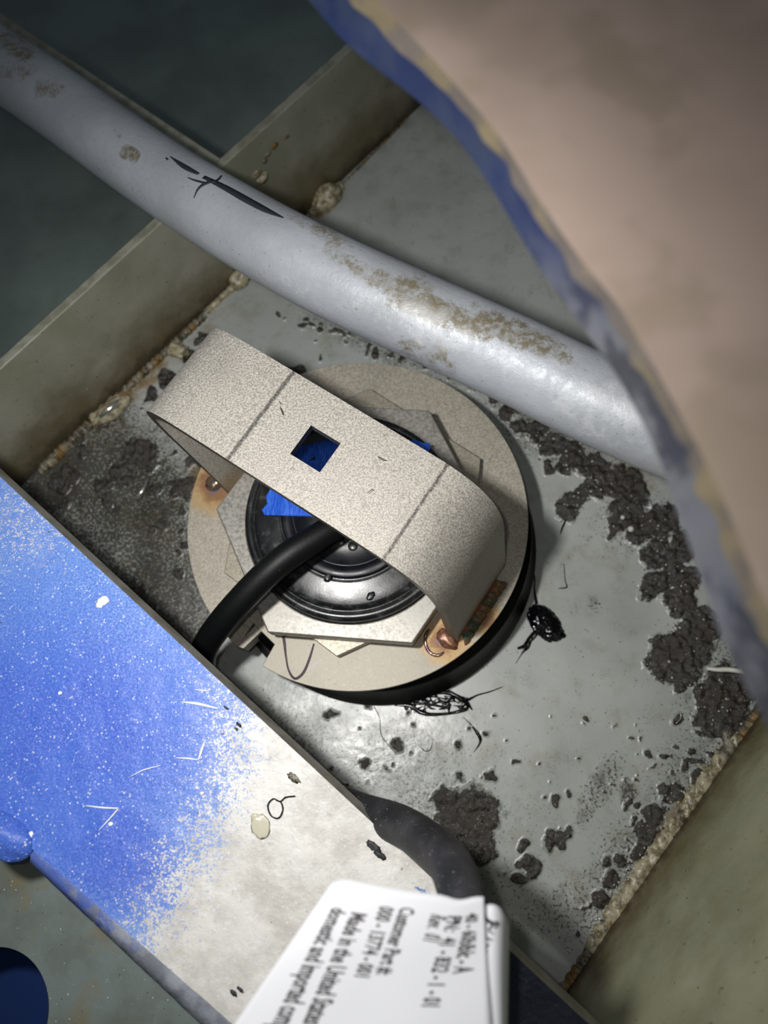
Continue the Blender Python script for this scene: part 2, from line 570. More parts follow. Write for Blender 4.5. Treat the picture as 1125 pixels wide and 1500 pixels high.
M = NT('deck_primer_brown', 0.55)
c = M.mix(M.mp(M.noise(16, 3), 0.35, 0.65), lin(168, 149, 138), lin(148, 131, 120))
M.col(M.mix(M.ma('MULTIPLY', M.mp(M.noise(30, 3), 0.5, 0.66), 0.5), c, lin(136, 124, 106)))
m_deck = M.m
M = NT('deck_rim_paint', 0.5)
A = M.attr('mask')
gr = M.mix(M.mp(M.noise(60, 3), 0.4, 0.6), lin(66, 68, 76), lin(112, 114, 120))
M.col(M.mix(A[0], gr, M.mix(M.mp(M.noise(50, 3), 0.4, 0.6), lin(42, 54, 92), lin(56, 66, 94))))
m_rim = M.m
M = NT('deck_edge_scale', 0.6)
M.col(M.mix(M.mp(M.noise(70, 3), 0.42, 0.58), lin(132, 120, 96), lin(112, 104, 98)))
m_scale = M.m

M = NT('caulk_cream', 0.35)
M.col(M.mix(M.mp(M.noise(190, 5, 0.7), 0.38, 0.58), lin(112, 104, 80), lin(172, 164, 138)))
M.bump(M.noise(250, 4), 0.0008, 0.6)
m_cream = M.m
M = NT('crusted_weld', 0.4, 0.15)
c = M.mix(M.mp(M.noise(130, 5, 0.7), 0.38, 0.62), lin(62, 58, 46), lin(142, 136, 118))
M.col(M.mix(M.mp(M.noise(60, 4), 0.5, 0.62), c, lin(128, 100, 54)))
M.bump(M.noise(500, 5), 0.0012, 0.8)
m_crust = M.m
m_paper = NT('label_paper', 0.5, 0, lin(200, 201, 205), 0.3).m
m_ink = NT('label_ink', 0.6, 0, lin(34, 30, 30)).m
m_chip = NT('pale_chip', 0.4, 0, lin(206, 206, 196)).m
m_swarf = NT('bright_swarf', 0.2, 0.9, lin(220, 220, 216)).m
M = NT('translucent_flake', 0.25, 0, lin(188, 184, 164)); m_flake = M.m
m_marker = NT('black_marker', 0.5, 0, lin(46, 50, 58)).m
m_purple = NT('purple_marker', 0.5, 0, lin(74, 54, 66)).m
m_scratch = NT('bare_scratch', 0.35, 0, lin(224, 226, 230)).m

# ------------------------------------------------------------------ floor
def axis(lo, a, b, hi, fine, coarse):
    return np.concatenate([np.arange(lo, a, coarse), np.arange(a, b, fine), np.arange(b, hi + coarse, coarse)])


xs = axis(-0.9, -0.30, 0.27, 0.9, 0.00095, 0.02)
ys = axis(-0.5, -0.17, 0.39, 1.5, 0.00095, 0.02)
X, Y = np.meshgrid(xs, ys)
P = np.c_[X.ravel(), Y.ravel(), np.zeros(X.size)]
PX, PY = topx(P)
far = (P[:, 1] > 0.9)
wx = (fbm(PX / 22, PY / 22, 3, 5) - 0.5) * 26; wy = (fbm(PX / 22, PY / 22, 3, 9) - 0.5) * 26
qx, qy = PX + wx, PY + wy


def blobs(L, px=qx, py=qy, soft=0.35):
    v = np.zeros(len(px))
    for b in L:
        x, y, r = b[:3]; rr = b[3] if len(b) > 3 else r
        s = b[4] if len(b) > 4 else 1.0
        an = math.radians(b[5]) if len(b) > 5 else 0
        dx, dy = px - x, py - y
        u = dx * math.cos(an) + dy * math.sin(an); q = -dx * math.sin(an) + dy * math.cos(an)
        d = np.sqrt((u / r) ** 2 + (q / rr) ** 2)
        v = np.maximum(v, s * sstep(1 + soft, 1 - soft, d))
    return v


CR = [(785, 630, 18), (812, 650, 20), (840, 665, 22), (868, 682, 22), (900, 705, 22), (930, 715, 22), (806, 687, 11), (828, 684, 12),
      (832, 742, 17), (853, 728, 15), (872, 718, 13), (915, 748, 27), (940, 770, 28), (900, 772, 12), (962, 812, 22), (965, 762, 28),
      (960, 857, 21), (985, 838, 18), (995, 880, 25), (1005, 850, 20), (1003, 800, 25), (985, 962, 37), (1012, 945, 36), (1030, 915, 30),
      (1003, 985, 26), (1050, 1025, 33), (1062, 1000, 30), (1046, 1050, 28), (1070, 1055, 25), (1080, 1010, 30), (993, 1053, 9),
      (988, 1162, 16), (816, 1227, 17), (778, 1270, 19), (770, 1240, 7), (762, 1292, 9), (808, 1172, 5.5), (828, 1160, 5), (757, 1122, 4),
      (960, 1195, 15), (945, 1218, 17), (938, 1242, 14), (905, 1265, 11), (893, 1290, 11), (880, 1315, 13), (1000, 1122, 8), (972, 1108, 6),
      (953, 1100, 5), (985, 1092, 4), (940, 1085, 3.5), (905, 1065, 3), (925, 1078, 3.5), (1015, 1100, 7), (935, 1182, 6),
      (690, 1200, 44, 50), (655, 1172, 16), (700, 1240, 28), (205, 668, 26, 22), (178, 694, 14), (264, 718, 19, 17), (282, 680, 12),
      (150, 712, 12), (162, 735, 8), (439, 477, 9, 6), (456, 473, 8, 4), (470, 482, 6), (725, 583, 10), (745, 604, 13), (766, 624, 14),
      (752, 590, 9), (690, 560, 5), (653, 553, 4), (620, 541, 5), (540, 505, 5), (555, 517, 6), (572, 523, 4), (590, 530, 5),
      (700, 566, 6), (712, 572, 6), (532, 1120, 9), (486, 1052, 7), (578, 1092, 7), (718, 1136, 6), (668, 1092, 6, 4), (500, 1165, 12),
      (100, 695, 12), (85, 712, 14), (120, 660, 9), (250, 560, 14), (225, 580, 10), (278, 525, 12), (300, 500, 10), (248, 612, 6),
      (440, 545, 16, 9), (425, 548, 10), (470, 520, 3), (500, 492, 3), (475, 445, 3)]
for k in range(46):      # drip holes and specks scattered along the right bulkhead
    t = random.random(); x = 1075 - 215 * t + random.gauss(-26, 22); y = 1085 + 300 * t + random.gauss(0, 14)
    CR.append((x, y, random.uniform(2, 7)))
for k in range(70):
    CR.append((random.uniform(480, 960), random.uniform(1030, 1300), random.uniform(1.2, 3.2)))
for k in range(40):
    t = random.random(); CR.append((430 + 240 * t + random.gauss(0, 14), 455 + 105 * t + random.gauss(0, 16), random.uniform(1.2, 3.6)))
for k in range(40):
    CR.append((random.uniform(60, 280), random.uniform(560, 900), random.uniform(2, 8)))
crud = blobs(CR, soft=0.5)
crud = crud * sstep(0.18, 0.5, fbm(PX / 9, PY / 9, 3, 31) + 0.25)
dirt = blobs([(170, 720, 210, 120, 1.0, 45), (230, 880, 100, 130, 1.05), (90, 700, 90, 60, 1.2, -40), (430, 1070, 110, 60, 0.62, 30), (570, 1110, 120, 80, 0.62), (640, 1180, 90, 60, 0.65), (640, 1100, 60, 40, 0.5), (760, 1120, 60, 40, 0.3), (760, 1200, 80, 60, 0.35),
              (1010, 1130, 140, 60, 0.55, -55), (920, 1260, 120, 60, 0.65, -55), (880, 1150, 60, 26, 0.7, -58), (920, 1160, 16, 22, 0.85), (860, 1190, 14, 30, 0.7, 30),
              (560, 515, 150, 20, 0.6, 25), (800, 640, 120, 40, 0.7, 25), (930, 760, 60, 60, 0.6), (1050, 1000, 80, 90, 0.6), (470, 470, 50, 25, 0.45),
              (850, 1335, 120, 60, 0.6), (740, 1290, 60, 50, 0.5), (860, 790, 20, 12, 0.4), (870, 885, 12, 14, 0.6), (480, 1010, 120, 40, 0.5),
              (210, 640, 120, 30, 0.7, -42), (620, 1060, 90, 30, 0.3), (585, 1005, 60, 30, 0.4), (930, 1000, 16, 10, .3)], PX, PY, soft=0.8)
rust = blobs([(200, 560, 90, 26, 0.75, -42), (290, 500, 80, 18, 0.5, -45), (240, 760, 60, 90, 0.45), (140, 620, 60, 40, 0.6), (1010, 1170, 90, 18, 0.8, -52), (1060, 1110, 40, 18, 0.9, -52), (930, 695, 60, 30, 0.6),
              (885, 1375, 70, 14, 0.5, -52), (600, 165, 60, 10, 0.3, -45), (480, 295, 45, 16, 0.8, -45), (352, 405, 40, 14, 0.9, -45), (430, 350, 60, 14, 0.4, -45), (720, 950, 60, 40, 0.28), (800, 925, 50, 40, 0.25), (950, 1120, 50, 30, 0.35),
              (290, 700, 25, 30, 0.8), (555, 497, 10, 7, 0.8)], PX, PY, soft=0.8)
hz = fbm(P[:, 0] * 260, P[:, 1] * 260, 4, 3)
mnd = ((P[:, 0] > -0.3) & (P[:, 0] < 0.27) & (P[:, 1] > -0.17) & (P[:, 1] < 0.39))
Z = (sstep(0.35, 0.7, crud + (hz - 0.5) * 0.7) * (0.0004 + 0.0042 * hz ** 1.5) + dirt * hz * 0.0004) * mnd
P[:, 2] = Z
nx_, ny_ = len(xs), len(ys)
idx = np.arange(nx_ * ny_).reshape(ny_, nx_)
Fq = np.stack([idx[:-1, :-1], idx[:-1, 1:], idx[1:, 1:], idx[1:, :-1]], -1).reshape(-1, 4)
me = bpy.data.meshes.new('floor')
me.vertices.add(len(P)); me.vertices.foreach_set('co', P.ravel().astype(np.float32))
me.loops.add(Fq.size); me.loops.foreach_set('vertex_index', Fq.ravel().astype(np.int32))
me.polygons.add(len(Fq)); me.polygons.foreach_set('loop_start', np.arange(0, Fq.size, 4, dtype=np.int32))
me.update()
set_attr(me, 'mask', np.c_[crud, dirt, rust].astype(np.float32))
wet = blobs([(632, 1040, 85, 34, 1.0, -5), (560, 1090, 60, 40, 0.5), (700, 1060, 60, 40, 0.4), (180, 700, 100, 70, 0.6, 45)], PX, PY, 0.9)
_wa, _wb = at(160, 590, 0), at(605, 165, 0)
other_bay = sstep(0.002, 0.004, ((P[:, 1] - _wa.y) * (_wb.x - _wa.x) - (P[:, 0] - _wa.x) * (_wb.y - _wa.y)) / (_wb - _wa).length)   # floor beyond the left plate is a darker green grey
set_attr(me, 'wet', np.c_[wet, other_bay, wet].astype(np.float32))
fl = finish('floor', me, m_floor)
tag(fl, 'grey painted hull bottom plate with dark crud, rust and grime', None, None, 'structure')

# ------------------------------------------------------------------ bulkheads
def plate_wall(name, a, b, h, th, mat, label, out):
    """vertical plate whose visible face stands on the line a-b; out = +1/-1 picks the side of its thickness"""
    d = (b - a).normalized(); n = Vector((-d.y, d.x, 0)) * out
    bm = bmesh.new()
    N = 60
    for s in range(1):
        rows = []
        for (off, z) in ((0, -0.002), (0, h * 0.33), (0, h * 0.66), (0, h), (th, h), (th, -0.002)):
            row = []
            for i in range(N + 1):
                p = a.lerp(b, i / N) + n * off
                row.append(bm.verts.new((p.x, p.y, z)))
            rows.append(row)
        for r in range(len(rows) - 1):
            for i in range(N):
                f = bm.faces.new((rows[r][i], rows[r][i + 1], rows[r + 1][i + 1], rows[r + 1][i]))
                f.material_index = 1 if r == 3 else 0
    o = bmobj(name, bm, mat, None, smooth=False, bevel=0.0012)
    o.data.materials.append(m_edge)
    return tag(o, label, None, None, 'structure')


a = at(160, 590, 0); b = at(605, 165, 0); d = (b - a).normalized()
W1a, W1b, D1 = a - d * 0.35, b + d * 0.45, d.copy()
H1 = 0.1025
wl = plate_wall('wall_left', W1a, W1b, H1, 0.0068, m_wall, 'olive grey painted frame plate crossing under the pipe, rust along its foot', 1)
a = at(1082, 1085, 0); b = at(868, 1392, 0); d = (b - a).normalized()
W2a, W2b, D2 = a, b, d
wr = plate_wall('wall_right', a - d * 0.35, b + d * 0.35, 0.27, 0.0068, m_wall2, 'olive green painted plate at lower right with a pale weld along its foot', 1)

# stringer behind the pipe, on the far side of the left plate
a = at(-200, -114, 0.0985); b = at(336, 240, 0.0985)
dd = (b - a).normalized(); nn = Vector((-dd.y, dd.x, 0))
bm = prism([(p.x, p.y) for p in (a, b - dd * 0.001, b - dd * 0.001 - nn * 0.0085, a - nn * 0.0085)], 0.0, 0.0985)
o = bmobj('trim_1', bm, m_edge, None, smooth=False, bevel=0.0012)
tag(o, 'flat grey stringer edge running behind the upper left of the pipe', None, None, 'structure')
a = at(372, 279, 0.09); b = at(492, 344, 0.09)
dd = (b - a).normalized(); nn = Vector((-dd.y, dd.x, 0))
bm = prism([(p.x, p.y) for p in (a - dd * 0.004, b, b - nn * 0.006, a - nn * 0.006 - dd * 0.004)], 0.0, 0.09)
o = bmobj('trim_2', bm, m_edge, None, smooth=False, bevel=0.001)
tag(o, 'short grey stringer end showing along the upper edge of the pipe', None, None, 'structure')


def lump(name, c, sx, sy, sz, ang, mat, parent, amp=0.25, fr=1.6, sub=4, seed=0):
    bm = bmesh.new()
    bmesh.ops.create_icosphere(bm, subdivisions=sub, radius=1)
    from mathutils import noise
    rot = Matrix.Rotation(ang, 3, 'Z')
    for v in bm.verts:
        k = 1 + amp * noise.fractal(v.co * fr + Vector((seed, seed * 2.3, 0)), 0.9, 2.0, 4)
        p = Vector((v.co.x * sx, v.co.y * sy, v.co.z * sz)) * k
        v.co = rot @ p + Vector(c)
    return bmobj(name, bm, mat, parent)


def bead(name, p0, p1, r, mat, parent, pitch=0.006, z=0.0, seed=0, amp=0.3):
    """continuous weld bead with scalloped ripples between two floor points"""
    d = (p1 - p0); L = d.length; n = max(2, int(L / pitch * 6))
    rr = random.Random(seed)
    pts, rad = [], []
    ph = rr.random()
    for i in range(n + 1):
        t = i / n
        rip = abs(math.sin(math.pi * (t * L / pitch + ph)))
        pts.append(p0 + d * t + Vector((0, 0, z)) + Vector((rr.gauss(0, r * 0.035), rr.gauss(0, r * 0.035), 0)))
        rad.append(r * (0.78 + amp * rip + rr.gauss(0, 0.02)))
    V, Fc = tube(pts, rad, 16, 2, 0.03)
    return meshobj(name, V, Fc, mat, parent)


# caulk and weld along the left plate's foot
def foot1(px, py): return at(px, py, 0)
LW = [((60, 690), (132, 620), 0.0048, m_crust), ((136, 618), (178, 583), 0.0060, m_cream), ((182, 573), (300, 462), 0.0036, m_crust),
      ((302, 458), (372, 392), 0.0030, m_cream), ((372, 392), (452, 316), 0.0022, m_cream), ((455, 314), (500, 272), 0.0042, m_cream), ((500, 272), (598, 172), 0.0012, m_crust)]
for k, (p, q, r, m_) in enumerate(LW):
    bead('weld_bead', foot1(*p), foot1(*q), r, m_, wl, 0.009 if m_ is m_cream else 0.005, seed=k)
lump('caulk_lump', at(354, 403, 0.004), 0.012, 0.008, 0.008, 0.85, m_cream, wl, 0.3, 1.4, seed=1)
lump('caulk_lump', at(480, 290, 0.004), 0.014, 0.009, 0.010, 0.8, m_cream, wl, 0.3, 1.7, seed=5)
lump('caulk_lump', at(260, 514, 0.004), 0.006, 0.009, 0.006, 1.3, m_cream, wl, 0.35, 1.5, seed=8)
lump('caulk_lump', at(163, 602, 0.003), 0.017, 0.007, 0.007, 0.72, m_cream, wl, 0.22, 1.2, seed=12)
# old weld scar on the plate face by the pipe
for k, (x, y, r) in enumerate(((392, 226, 0.0016), (402, 214, 0.0018), (388, 236, 0.0014), (420, 200, 0.0012), (384, 262, 0.0030), (376, 254, 0.0024))):
    # point on the face plane
    dv = RM @ Vector(((x - PW / 2) / FPX, -(y - PH / 2) / FPX, -1))
    nf = Vector((-D1.y, D1.x, 0))
    t = (W1a - CAM).dot(nf) / dv.dot(nf)
    p = CAM + dv * t
    lump('weld_scar', p, r * 1.8, r * 0.7, r * 1.3, 0.85, m_crust if k < 4 else m_cream, wl, 0.4, 1.5, 3, seed=20 + k)
# scalloped weld along the right plate's foot
for k in range(26):
    t = (k + 0.5) / 26
    c = W2a.lerp(W2b, t) + Vector((-D2.y, D2.x, 0)) * -0.0015
    m_ = m_cream if random.random() < 0.72 else m_crust
    lump('weld_scallop', c + Vector((random.gauss(0, 0.0008), random.gauss(0, 0.0008), 0.0005)), 0.0075 * random.uniform(0.7, 1.25), 0.0048 * random.uniform(0.6, 1.35), 0.0036, math.atan2(D2.y, D2.x) + random.uniform(0.3, 0.8), m_, wr, 0.34, 2.0, 3, seed=40 + k)
bead('weld_bead', W2a - D2 * 0.2, W2a, 0.004, m_crust, wr, 0.006, seed=71)
bead('weld_bead', W2b, W2b + D2 * 0.2, 0.004, m_crust, wr, 0.006, seed=72)

# ------------------------------------------------------------------ pipe
PR = 0.0232
PP = [((-150, 15), 0.122), ((-40, 70), 0.124), ((75, 145), 0.127), ((222, 250), 0.1285), ((340, 325), 0.134), ((470, 397), 0.143), ((610, 462), 0.142), ((754, 528), 0.140), ((854, 577), 0.141), ((980, 632), 0.142), ((1120, 690), 0.142)]
pts = [at(*p, z) for p, z in PP]
Q = catmull(pts, 14)
V, Fc = tube(pts, [PR] * len(pts), 96, 14)
root = empty('pipe', pts[0])
tag(root, 'thick grey galvanised pipe running diagonally above the hull', 'pipe')
po = meshobj('pipe_body', V, Fc, m_pipe, root)
Va = np.array([tuple(v) for v in V]); ax, ay = topx(Va)
stain = blobs([(640, 455, 90, 22, 0.9, 25), (760, 490, 90, 20, 0.85, 25), (540, 400, 110, 16, 0.55, 28), (470, 340, 60, 16, 0.5, 30), (600, 430, 40, 30, 0.7), (190, 226, 14, 12, 1.0), (170, 195, 7, 8, 0.7), (70, 130, 22, 16, 0.6), (20, 105, 40, 16, 0.5), (10, 60, 40, 20, 0.6), (620, 520, 60, 20, 0.5, 25), (650, 520, 22, 9, 0.8, 70), (35, 78, 20, 10, 0.8)], ax, ay, 0.6)
white = blobs([(640, 480, 90, 40, 0.6, 28), (880, 600, 100, 50, 0.6, 25), (540, 450, 60, 20, 0.5, 30), (430, 420, 60, 14, 0.5, 34), (760, 540, 80, 30, 0.4, 25)], ax, ay, 0.7)
set_attr(po.data, 'mask', np.c_[stain, white, white * 0].astype(np.float32))


def on_pipe(x, y, lift=0.0):
    """nearest hit of the view ray with the pipe's surface"""
    dv = (RM @ Vector(((x - PW / 2) / FPX, -(y - PH / 2) / FPX, -1))).normalized()
    best = None
    s = 0.25
    while s < 0.7:
        p = CAM + dv * s
        dm = min(((p - Vector(q)).length, i) for i, q in enumerate(Q))
        i = dm[1]
        a_ = Vector(Q[max(i - 1, 0)]); b_ = Vector(Q[min(i + 1, len(Q) - 1)])
        t = (b_ - a_).normalized(); c0 = a_ + t * (p - a_).dot(t)
        dd_ = (p - c0).length
        if dd_ <= PR + 0.00005:
            nrm = (p - c0).normalized()
            return c0 + nrm * (PR + lift), nrm
        s += max((dd_ - PR) * 0.8, 0.00005)
    return CAM + dv * 0.45, Vector((0, 0, 1))


def pipe_stroke(pl, wd, name='marker_stroke'):
    P_, N_ = zip(*[on_pipe(x, y) for x, y in pl])
    V, Fc = ribbon([tuple(p) for p in P_], [w_ * 1.35 for w_ in wd], [tuple(n) for n in N_], 0.00015)
    meshobj(name, V, Fc, m_marker, root)


pipe_stroke([(249, 229), (270, 244), (291, 255)], [0.0004, 0.0026, 0.0016])
pipe_stroke([(298, 259), (330, 275), (360, 292), (390, 308), (415, 319)], [0.002, 0.0032, 0.0036, 0.003, 0.0008])
pipe_stroke([(284, 290), (291, 276), (303, 268), (318, 264), (325, 257)], [0.0005, 0.0012, 0.0018, 0.0014, 0.0007])
pipe_stroke([(275, 260), (285, 264), (300, 268)], [0.0004, 0.0009, 0.0012])
pipe_stroke([(243, 231), (246, 234)], [0.0008, 0.001])

# ------------------------------------------------------------------ deck edge near the camera
A_ = [(300, -190), (400, -70), (452, 0), (516, 71), (613, 148), (677, 213), (729, 290), (787, 387), (852, 477), (910, 561), (968, 677), (985, 730), (1020, 825), (1055, 925), (1090, 1000), (1122, 1060), (1180, 1160), (1260, 1300)]
C_ = [(420, -190), (490, -80), (552, 0), (615, 66), (680, 138), (735, 205), (785, 285), (842, 368), (908, 452), (960, 540), (1010, 632), (1040, 690), (1078, 775), (1108, 850), (1140, 915), (1170, 965), (1230, 1060), (1310, 1200)]
zA, zB, zC = 0.332, 0.3395, 0.349
Aw = [at(*p, zA) for p in A_]; Cw = [at(*p, zC) for p in C_]
Aw = [Vector(q) for q in catmull(Aw, 6)]; Cw = [Vector(q) for q in catmull(Cw, 6)]
Bw = [a.lerp(c, 0.62) for a, c in zip(Aw, Cw)]
for b_ in Bw: b_.z = zB + 0.004
from mathutils import noise as mnoise
for i, b_ in enumerate(Bw):
    k = mnoise.noise(Vector((i * 0.35, 0, 0))) * 0.0022
    b_.x += k; b_.y += k * 0.6
root = empty('deck_plate', Aw[20])
tag(root, 'blurred brown deck plate with a blue painted rim closest to the camera', 'deck plate')
n = len(Aw)


def strip(rows, name, mat, parent, mi=None):
    V = []; Fc = []
    for r in rows: V += r
    for k in range(len(rows) - 1):
        for i in range(len(rows[0]) - 1):
            m = len(rows[0])
            Fc.append((k * m + i, k * m + i + 1, (k + 1) * m + i + 1, (k + 1) * m + i))
    return meshobj(name, V, Fc, mat, parent)


outv = Vector((0.85, 0.5, 0)).normalized()
Dw = [c + outv * 0.02 + Vector((0, 0, 0.0008)) for c in Cw]
Ew = [c + outv * 0.5 for c in Cw]; Ew = [Vector((e.x, e.y, zC + 0.001)) for e in Ew]
Fw = [Vector((e.x, e.y, zA)) for e in Ew]
A2 = [a + (c - a).normalized() * -0.0 for a, c in zip(Aw, Cw)]
rim = strip([Aw, [a.lerp(b_, 0.5) + Vector((0, 0, 0.0015)) for a, b_ in zip(Aw, Bw)], Bw], 'rim', m_rim, root)
ra = np.array([tuple(v.co) for v in rim.data.vertices]); rx, ry = topx(ra)
set_attr(rim.data, 'mask', np.c_[sstep(520, 300, ry), rx * 0, rx * 0].astype(np.float32))
strip([Bw, [b_.lerp(c, 0.6) + Vector((0, 0, 0.0008)) for b_, c in zip(Bw, Cw)], Cw], 'rim_edge', m_scale, root)
strip([Cw, Dw, Ew, Fw, Aw], 'panel', m_deck, root)

# ------------------------------------------------------------------ transducer flange and its strap
ZT, TH = 0.045, 0.0052
CC = Vector((-0.0502, 0.1388, 0)); RD = 0.1105
fr = empty('mounting_flange', (CC.x, CC.y, ZT - TH))
tag(fr, 'round blasted steel flange with a welded steel strap bridging over it', 'mounting flange')
# notch corners measured on the plate's top
c1 = at(384, 976, ZT); n1 = at(402, 944, ZT); n2 = at(371, 913, ZT); c2 = at(350, 944, ZT)
a1 = math.atan2(c1.y - CC.y, c1.x - CC.x); a2 = math.atan2(c2.y - CC.y, c2.x - CC.x)
if a2 > a1: a2 -= 2 * math.pi
poly = []
N = 220
span = (2 * math.pi) - (a1 - a2)
for i in range(N + 1):
    an = a1 + span * i / N
    poly.append((CC.x + RD * math.cos(an), CC.y + RD * math.sin(an)))
poly += [(n2.x, n2.y), (n1.x, n1.y)]
flange = bmobj('flange_plate', prism(poly, ZT - TH, ZT), m_flange, fr, bevel=0.0004)
flange['label'] = 'round grey plate with a small square notch in its rim'
# purple marker letter on the flange
def mark(pl, wd, z, mat, parent, name='marker_stroke', h=0.00012):
    V, Fc = ribbon([tuple(at(x, y, z)) for x, y in pl], wd, (0, 0, 1), h)
    return meshobj(name, V, Fc, mat, parent)
mark([(415, 930), (417, 944), (419, 962), (423, 982), (432, 994), (444, 986), (453, 966), (460, 943)], [0.0018, 0.0017, 0.0012, 0.0012, 0.0016, 0.0017, 0.0015, 0.0011], ZT, m_purple, fr)
mark([(519, 951), (527, 945), (535, 938)], [0.0006, 0.003, 0.0022], ZT, m_purple, fr)
mark([(449, 985), (460, 974), (474, 965)], [0.0003, 0.0005, 0.0003], ZT, m_scratch, fr, 'scratch')
# thin flat pad left of the notch, edge of the key block
bm = prism([(p.x, p.y) for p in (at(344, 946, ZT), at(383, 905, ZT), at(393, 914, ZT), at(356, 950, ZT))], ZT - 0.014, ZT - 0.0008)
bmobj('key_block', bm, m_flange, fr, smooth=False, bevel=0.0006)

# strap
FA = at(322, 716, ZT); FB = at(668, 940, ZT)
sd = (FB - FA); sd.z = 0; sd.normalize(); sn = Vector((-sd.y, sd.x, 0))
WST = 0.0572
O0 = Vector((FA.x, FA.y, 0))
prof = [(0.008, 0.0452), (0.002, 0.075), (-0.008, 0.112), (-0.0135, 0.135), (-0.0125, 0.150), (-0.004, 0.1595), (0.010, 0.1625), (0.030, 0.1625), (0.055, 0.1620), (0.09, 0.1612),
        (0.125, 0.1600), (0.142, 0.1585), (0.156, 0.1535), (0.167, 0.1430), (0.1735, 0.1280), (0.1765, 0.1120), (0.1790, 0.0900), (0.1820, 0.066), (0.1845, 0.0452)]
PQ = catmull([(s, 0, z) for s, z in prof], 10)
tS = 0.0058
# outward normals along the profile
arc = [0.0]
for i in range(1, len(PQ)): arc.append(arc[-1] + float(np.linalg.norm(PQ[i] - PQ[i - 1])))
outer, inner = [], []
for i, q in enumerate(PQ):
    t = PQ[min(i + 1, len(PQ) - 1)] - PQ[max(i - 1, 0)]; t /= np.linalg.norm(t)
    nrm = np.array([-t[2], 0, t[0]])
    outer.append((q[0], q[2])); inner.append((q[0] - nrm[0] * tS, q[2] - nrm[2] * tS))
HS = at(462, 657, 0.1615)          # centre of the square hole
hs, hv = (HS - O0).dot(sd), (HS - O0).dot(sn)
HH = 0.0091
cuts = []
for (s_, z_) in outer: cuts.append(s_)
# v rows
vs = sorted(set([0, 0.0006] + list(np.linspace(0.004, WST - 0.004, 24)) + [WST - 0.0006, WST, hv - HH, hv + HH]))
vs = [v for k, v in enumerate(vs) if k == 0 or v - vs[k - 1] > 0.0004 or abs(v - hv + HH) < 1e-9 or abs(v - hv - HH) < 1e-9]
# insert columns exactly at the hole's edges
def insert_at(sv):
    for i in range(len(outer) - 1):
        if outer[i][1] > 0.155 and outer[i][0] < sv <= outer[i + 1][0]:
            f = (sv - outer[i][0]) / (outer[i + 1][0] - outer[i][0])
            if f < 1e-3 or f > 1 - 1e-3: return i if f < 0.5 else i + 1
            for L in (outer, inner): L.insert(i + 1, tuple(np.array(L[i]) * (1 - f) + np.array(L[i + 1]) * f))
            arc.insert(i + 1, arc[i] * (1 - f) + arc[i + 1] * f)
            return i + 1
i0 = insert_at(hs - HH); i1 = insert_at(hs + HH)
j0 = vs.index(hv - HH); j1 = vs.index(hv + HH)
bm = bmesh.new()
uvl = bm.loops.layers.uv.new('UVMap')
def G(L):
    g = []
    for (s_, z_) in L:
        g.append([bm.verts.new(O0 + sd * s_ + sn * v + Vector((0, 0, z_))) for v in vs])
    return g
go, gi = G(outer), G(inner)
uvof = {}
for g in (go, gi):
    for i, row in enumerate(g):
        for j, v in enumerate(row): uvof[v] = (arc[i], vs[j])
def F4(*v):
    f = bm.faces.new(v)
    for lp in f.loops: lp[uvl].uv = uvof[lp.vert]
    return f
ni, nj = len(outer), len(vs)
inh = lambda i, j: i0 <= i < i1 and j0 <= j < j1
for i in range(ni - 1):
    for j in range(nj - 1):
        if inh(i, j): continue
        F4(go[i][j], go[i + 1][j], go[i + 1][j + 1], go[i][j + 1]); F4(gi[i][j + 1], gi[i + 1][j + 1], gi[i + 1][j], gi[i][j]).material_index = 2
edgef = []
for i in range(ni - 1):
    edgef.append(F4(gi[i][0], gi[i + 1][0], go[i + 1][0], go[i][0])); edgef.append(F4(go[i][-1], go[i + 1][-1], gi[i + 1][-1], gi[i][-1]))
for j in range(nj - 1):
    F4(go[0][j], go[0][j + 1], gi[0][j + 1], gi[0][j]); F4(gi[-1][j], gi[-1][j + 1], go[-1][j + 1], go[-1][j])
for i in range(i0, i1):
    edgef.append(F4(go[i][j0], go[i + 1][j0], gi[i + 1][j0], gi[i][j0])); edgef.append(F4(gi[i][j1], gi[i + 1][j1], go[i + 1][j1], go[i][j1]))
for j in range(j0, j1):
    edgef.append(F4(gi[i0][j], gi[i0][j + 1], go[i0][j + 1], go[i0][j])); edgef.append(F4(go[i1][j], go[i1][j + 1], gi[i1][j + 1], gi[i1][j]))
for f in edgef: f.material_index = 1
pass
strap = bmobj('strap', bm, m_strap, fr)
strap.data.materials.append(m_cut)
strap.data.materials.append(m_flange)
strap.data.set_sharp_from_angle(angle=math.radians(40))
strap['label'] = 'bent blasted steel strap with a square hole'

def top_mark(pl, wd):
    V, Fc = ribbon([tuple(at(x, y, 0.1627)) for x, y in pl], wd, (0, 0, 1), 0.0001)
    meshobj('pit_mark', V, Fc, m_cut, fr)
for pl in (((410, 596), (413, 602), (415, 608)), ((553, 668), (558, 672), (565, 674)), ((538, 722), (546, 716)), ((409, 588), (412, 592))):
    top_mark(pl, [0.0003] + [0.0009] * (len(pl) - 2) + [0.0004])


def P3(s_, v, z): return O0 + sd * s_ + sn * v + Vector((0, 0, z))
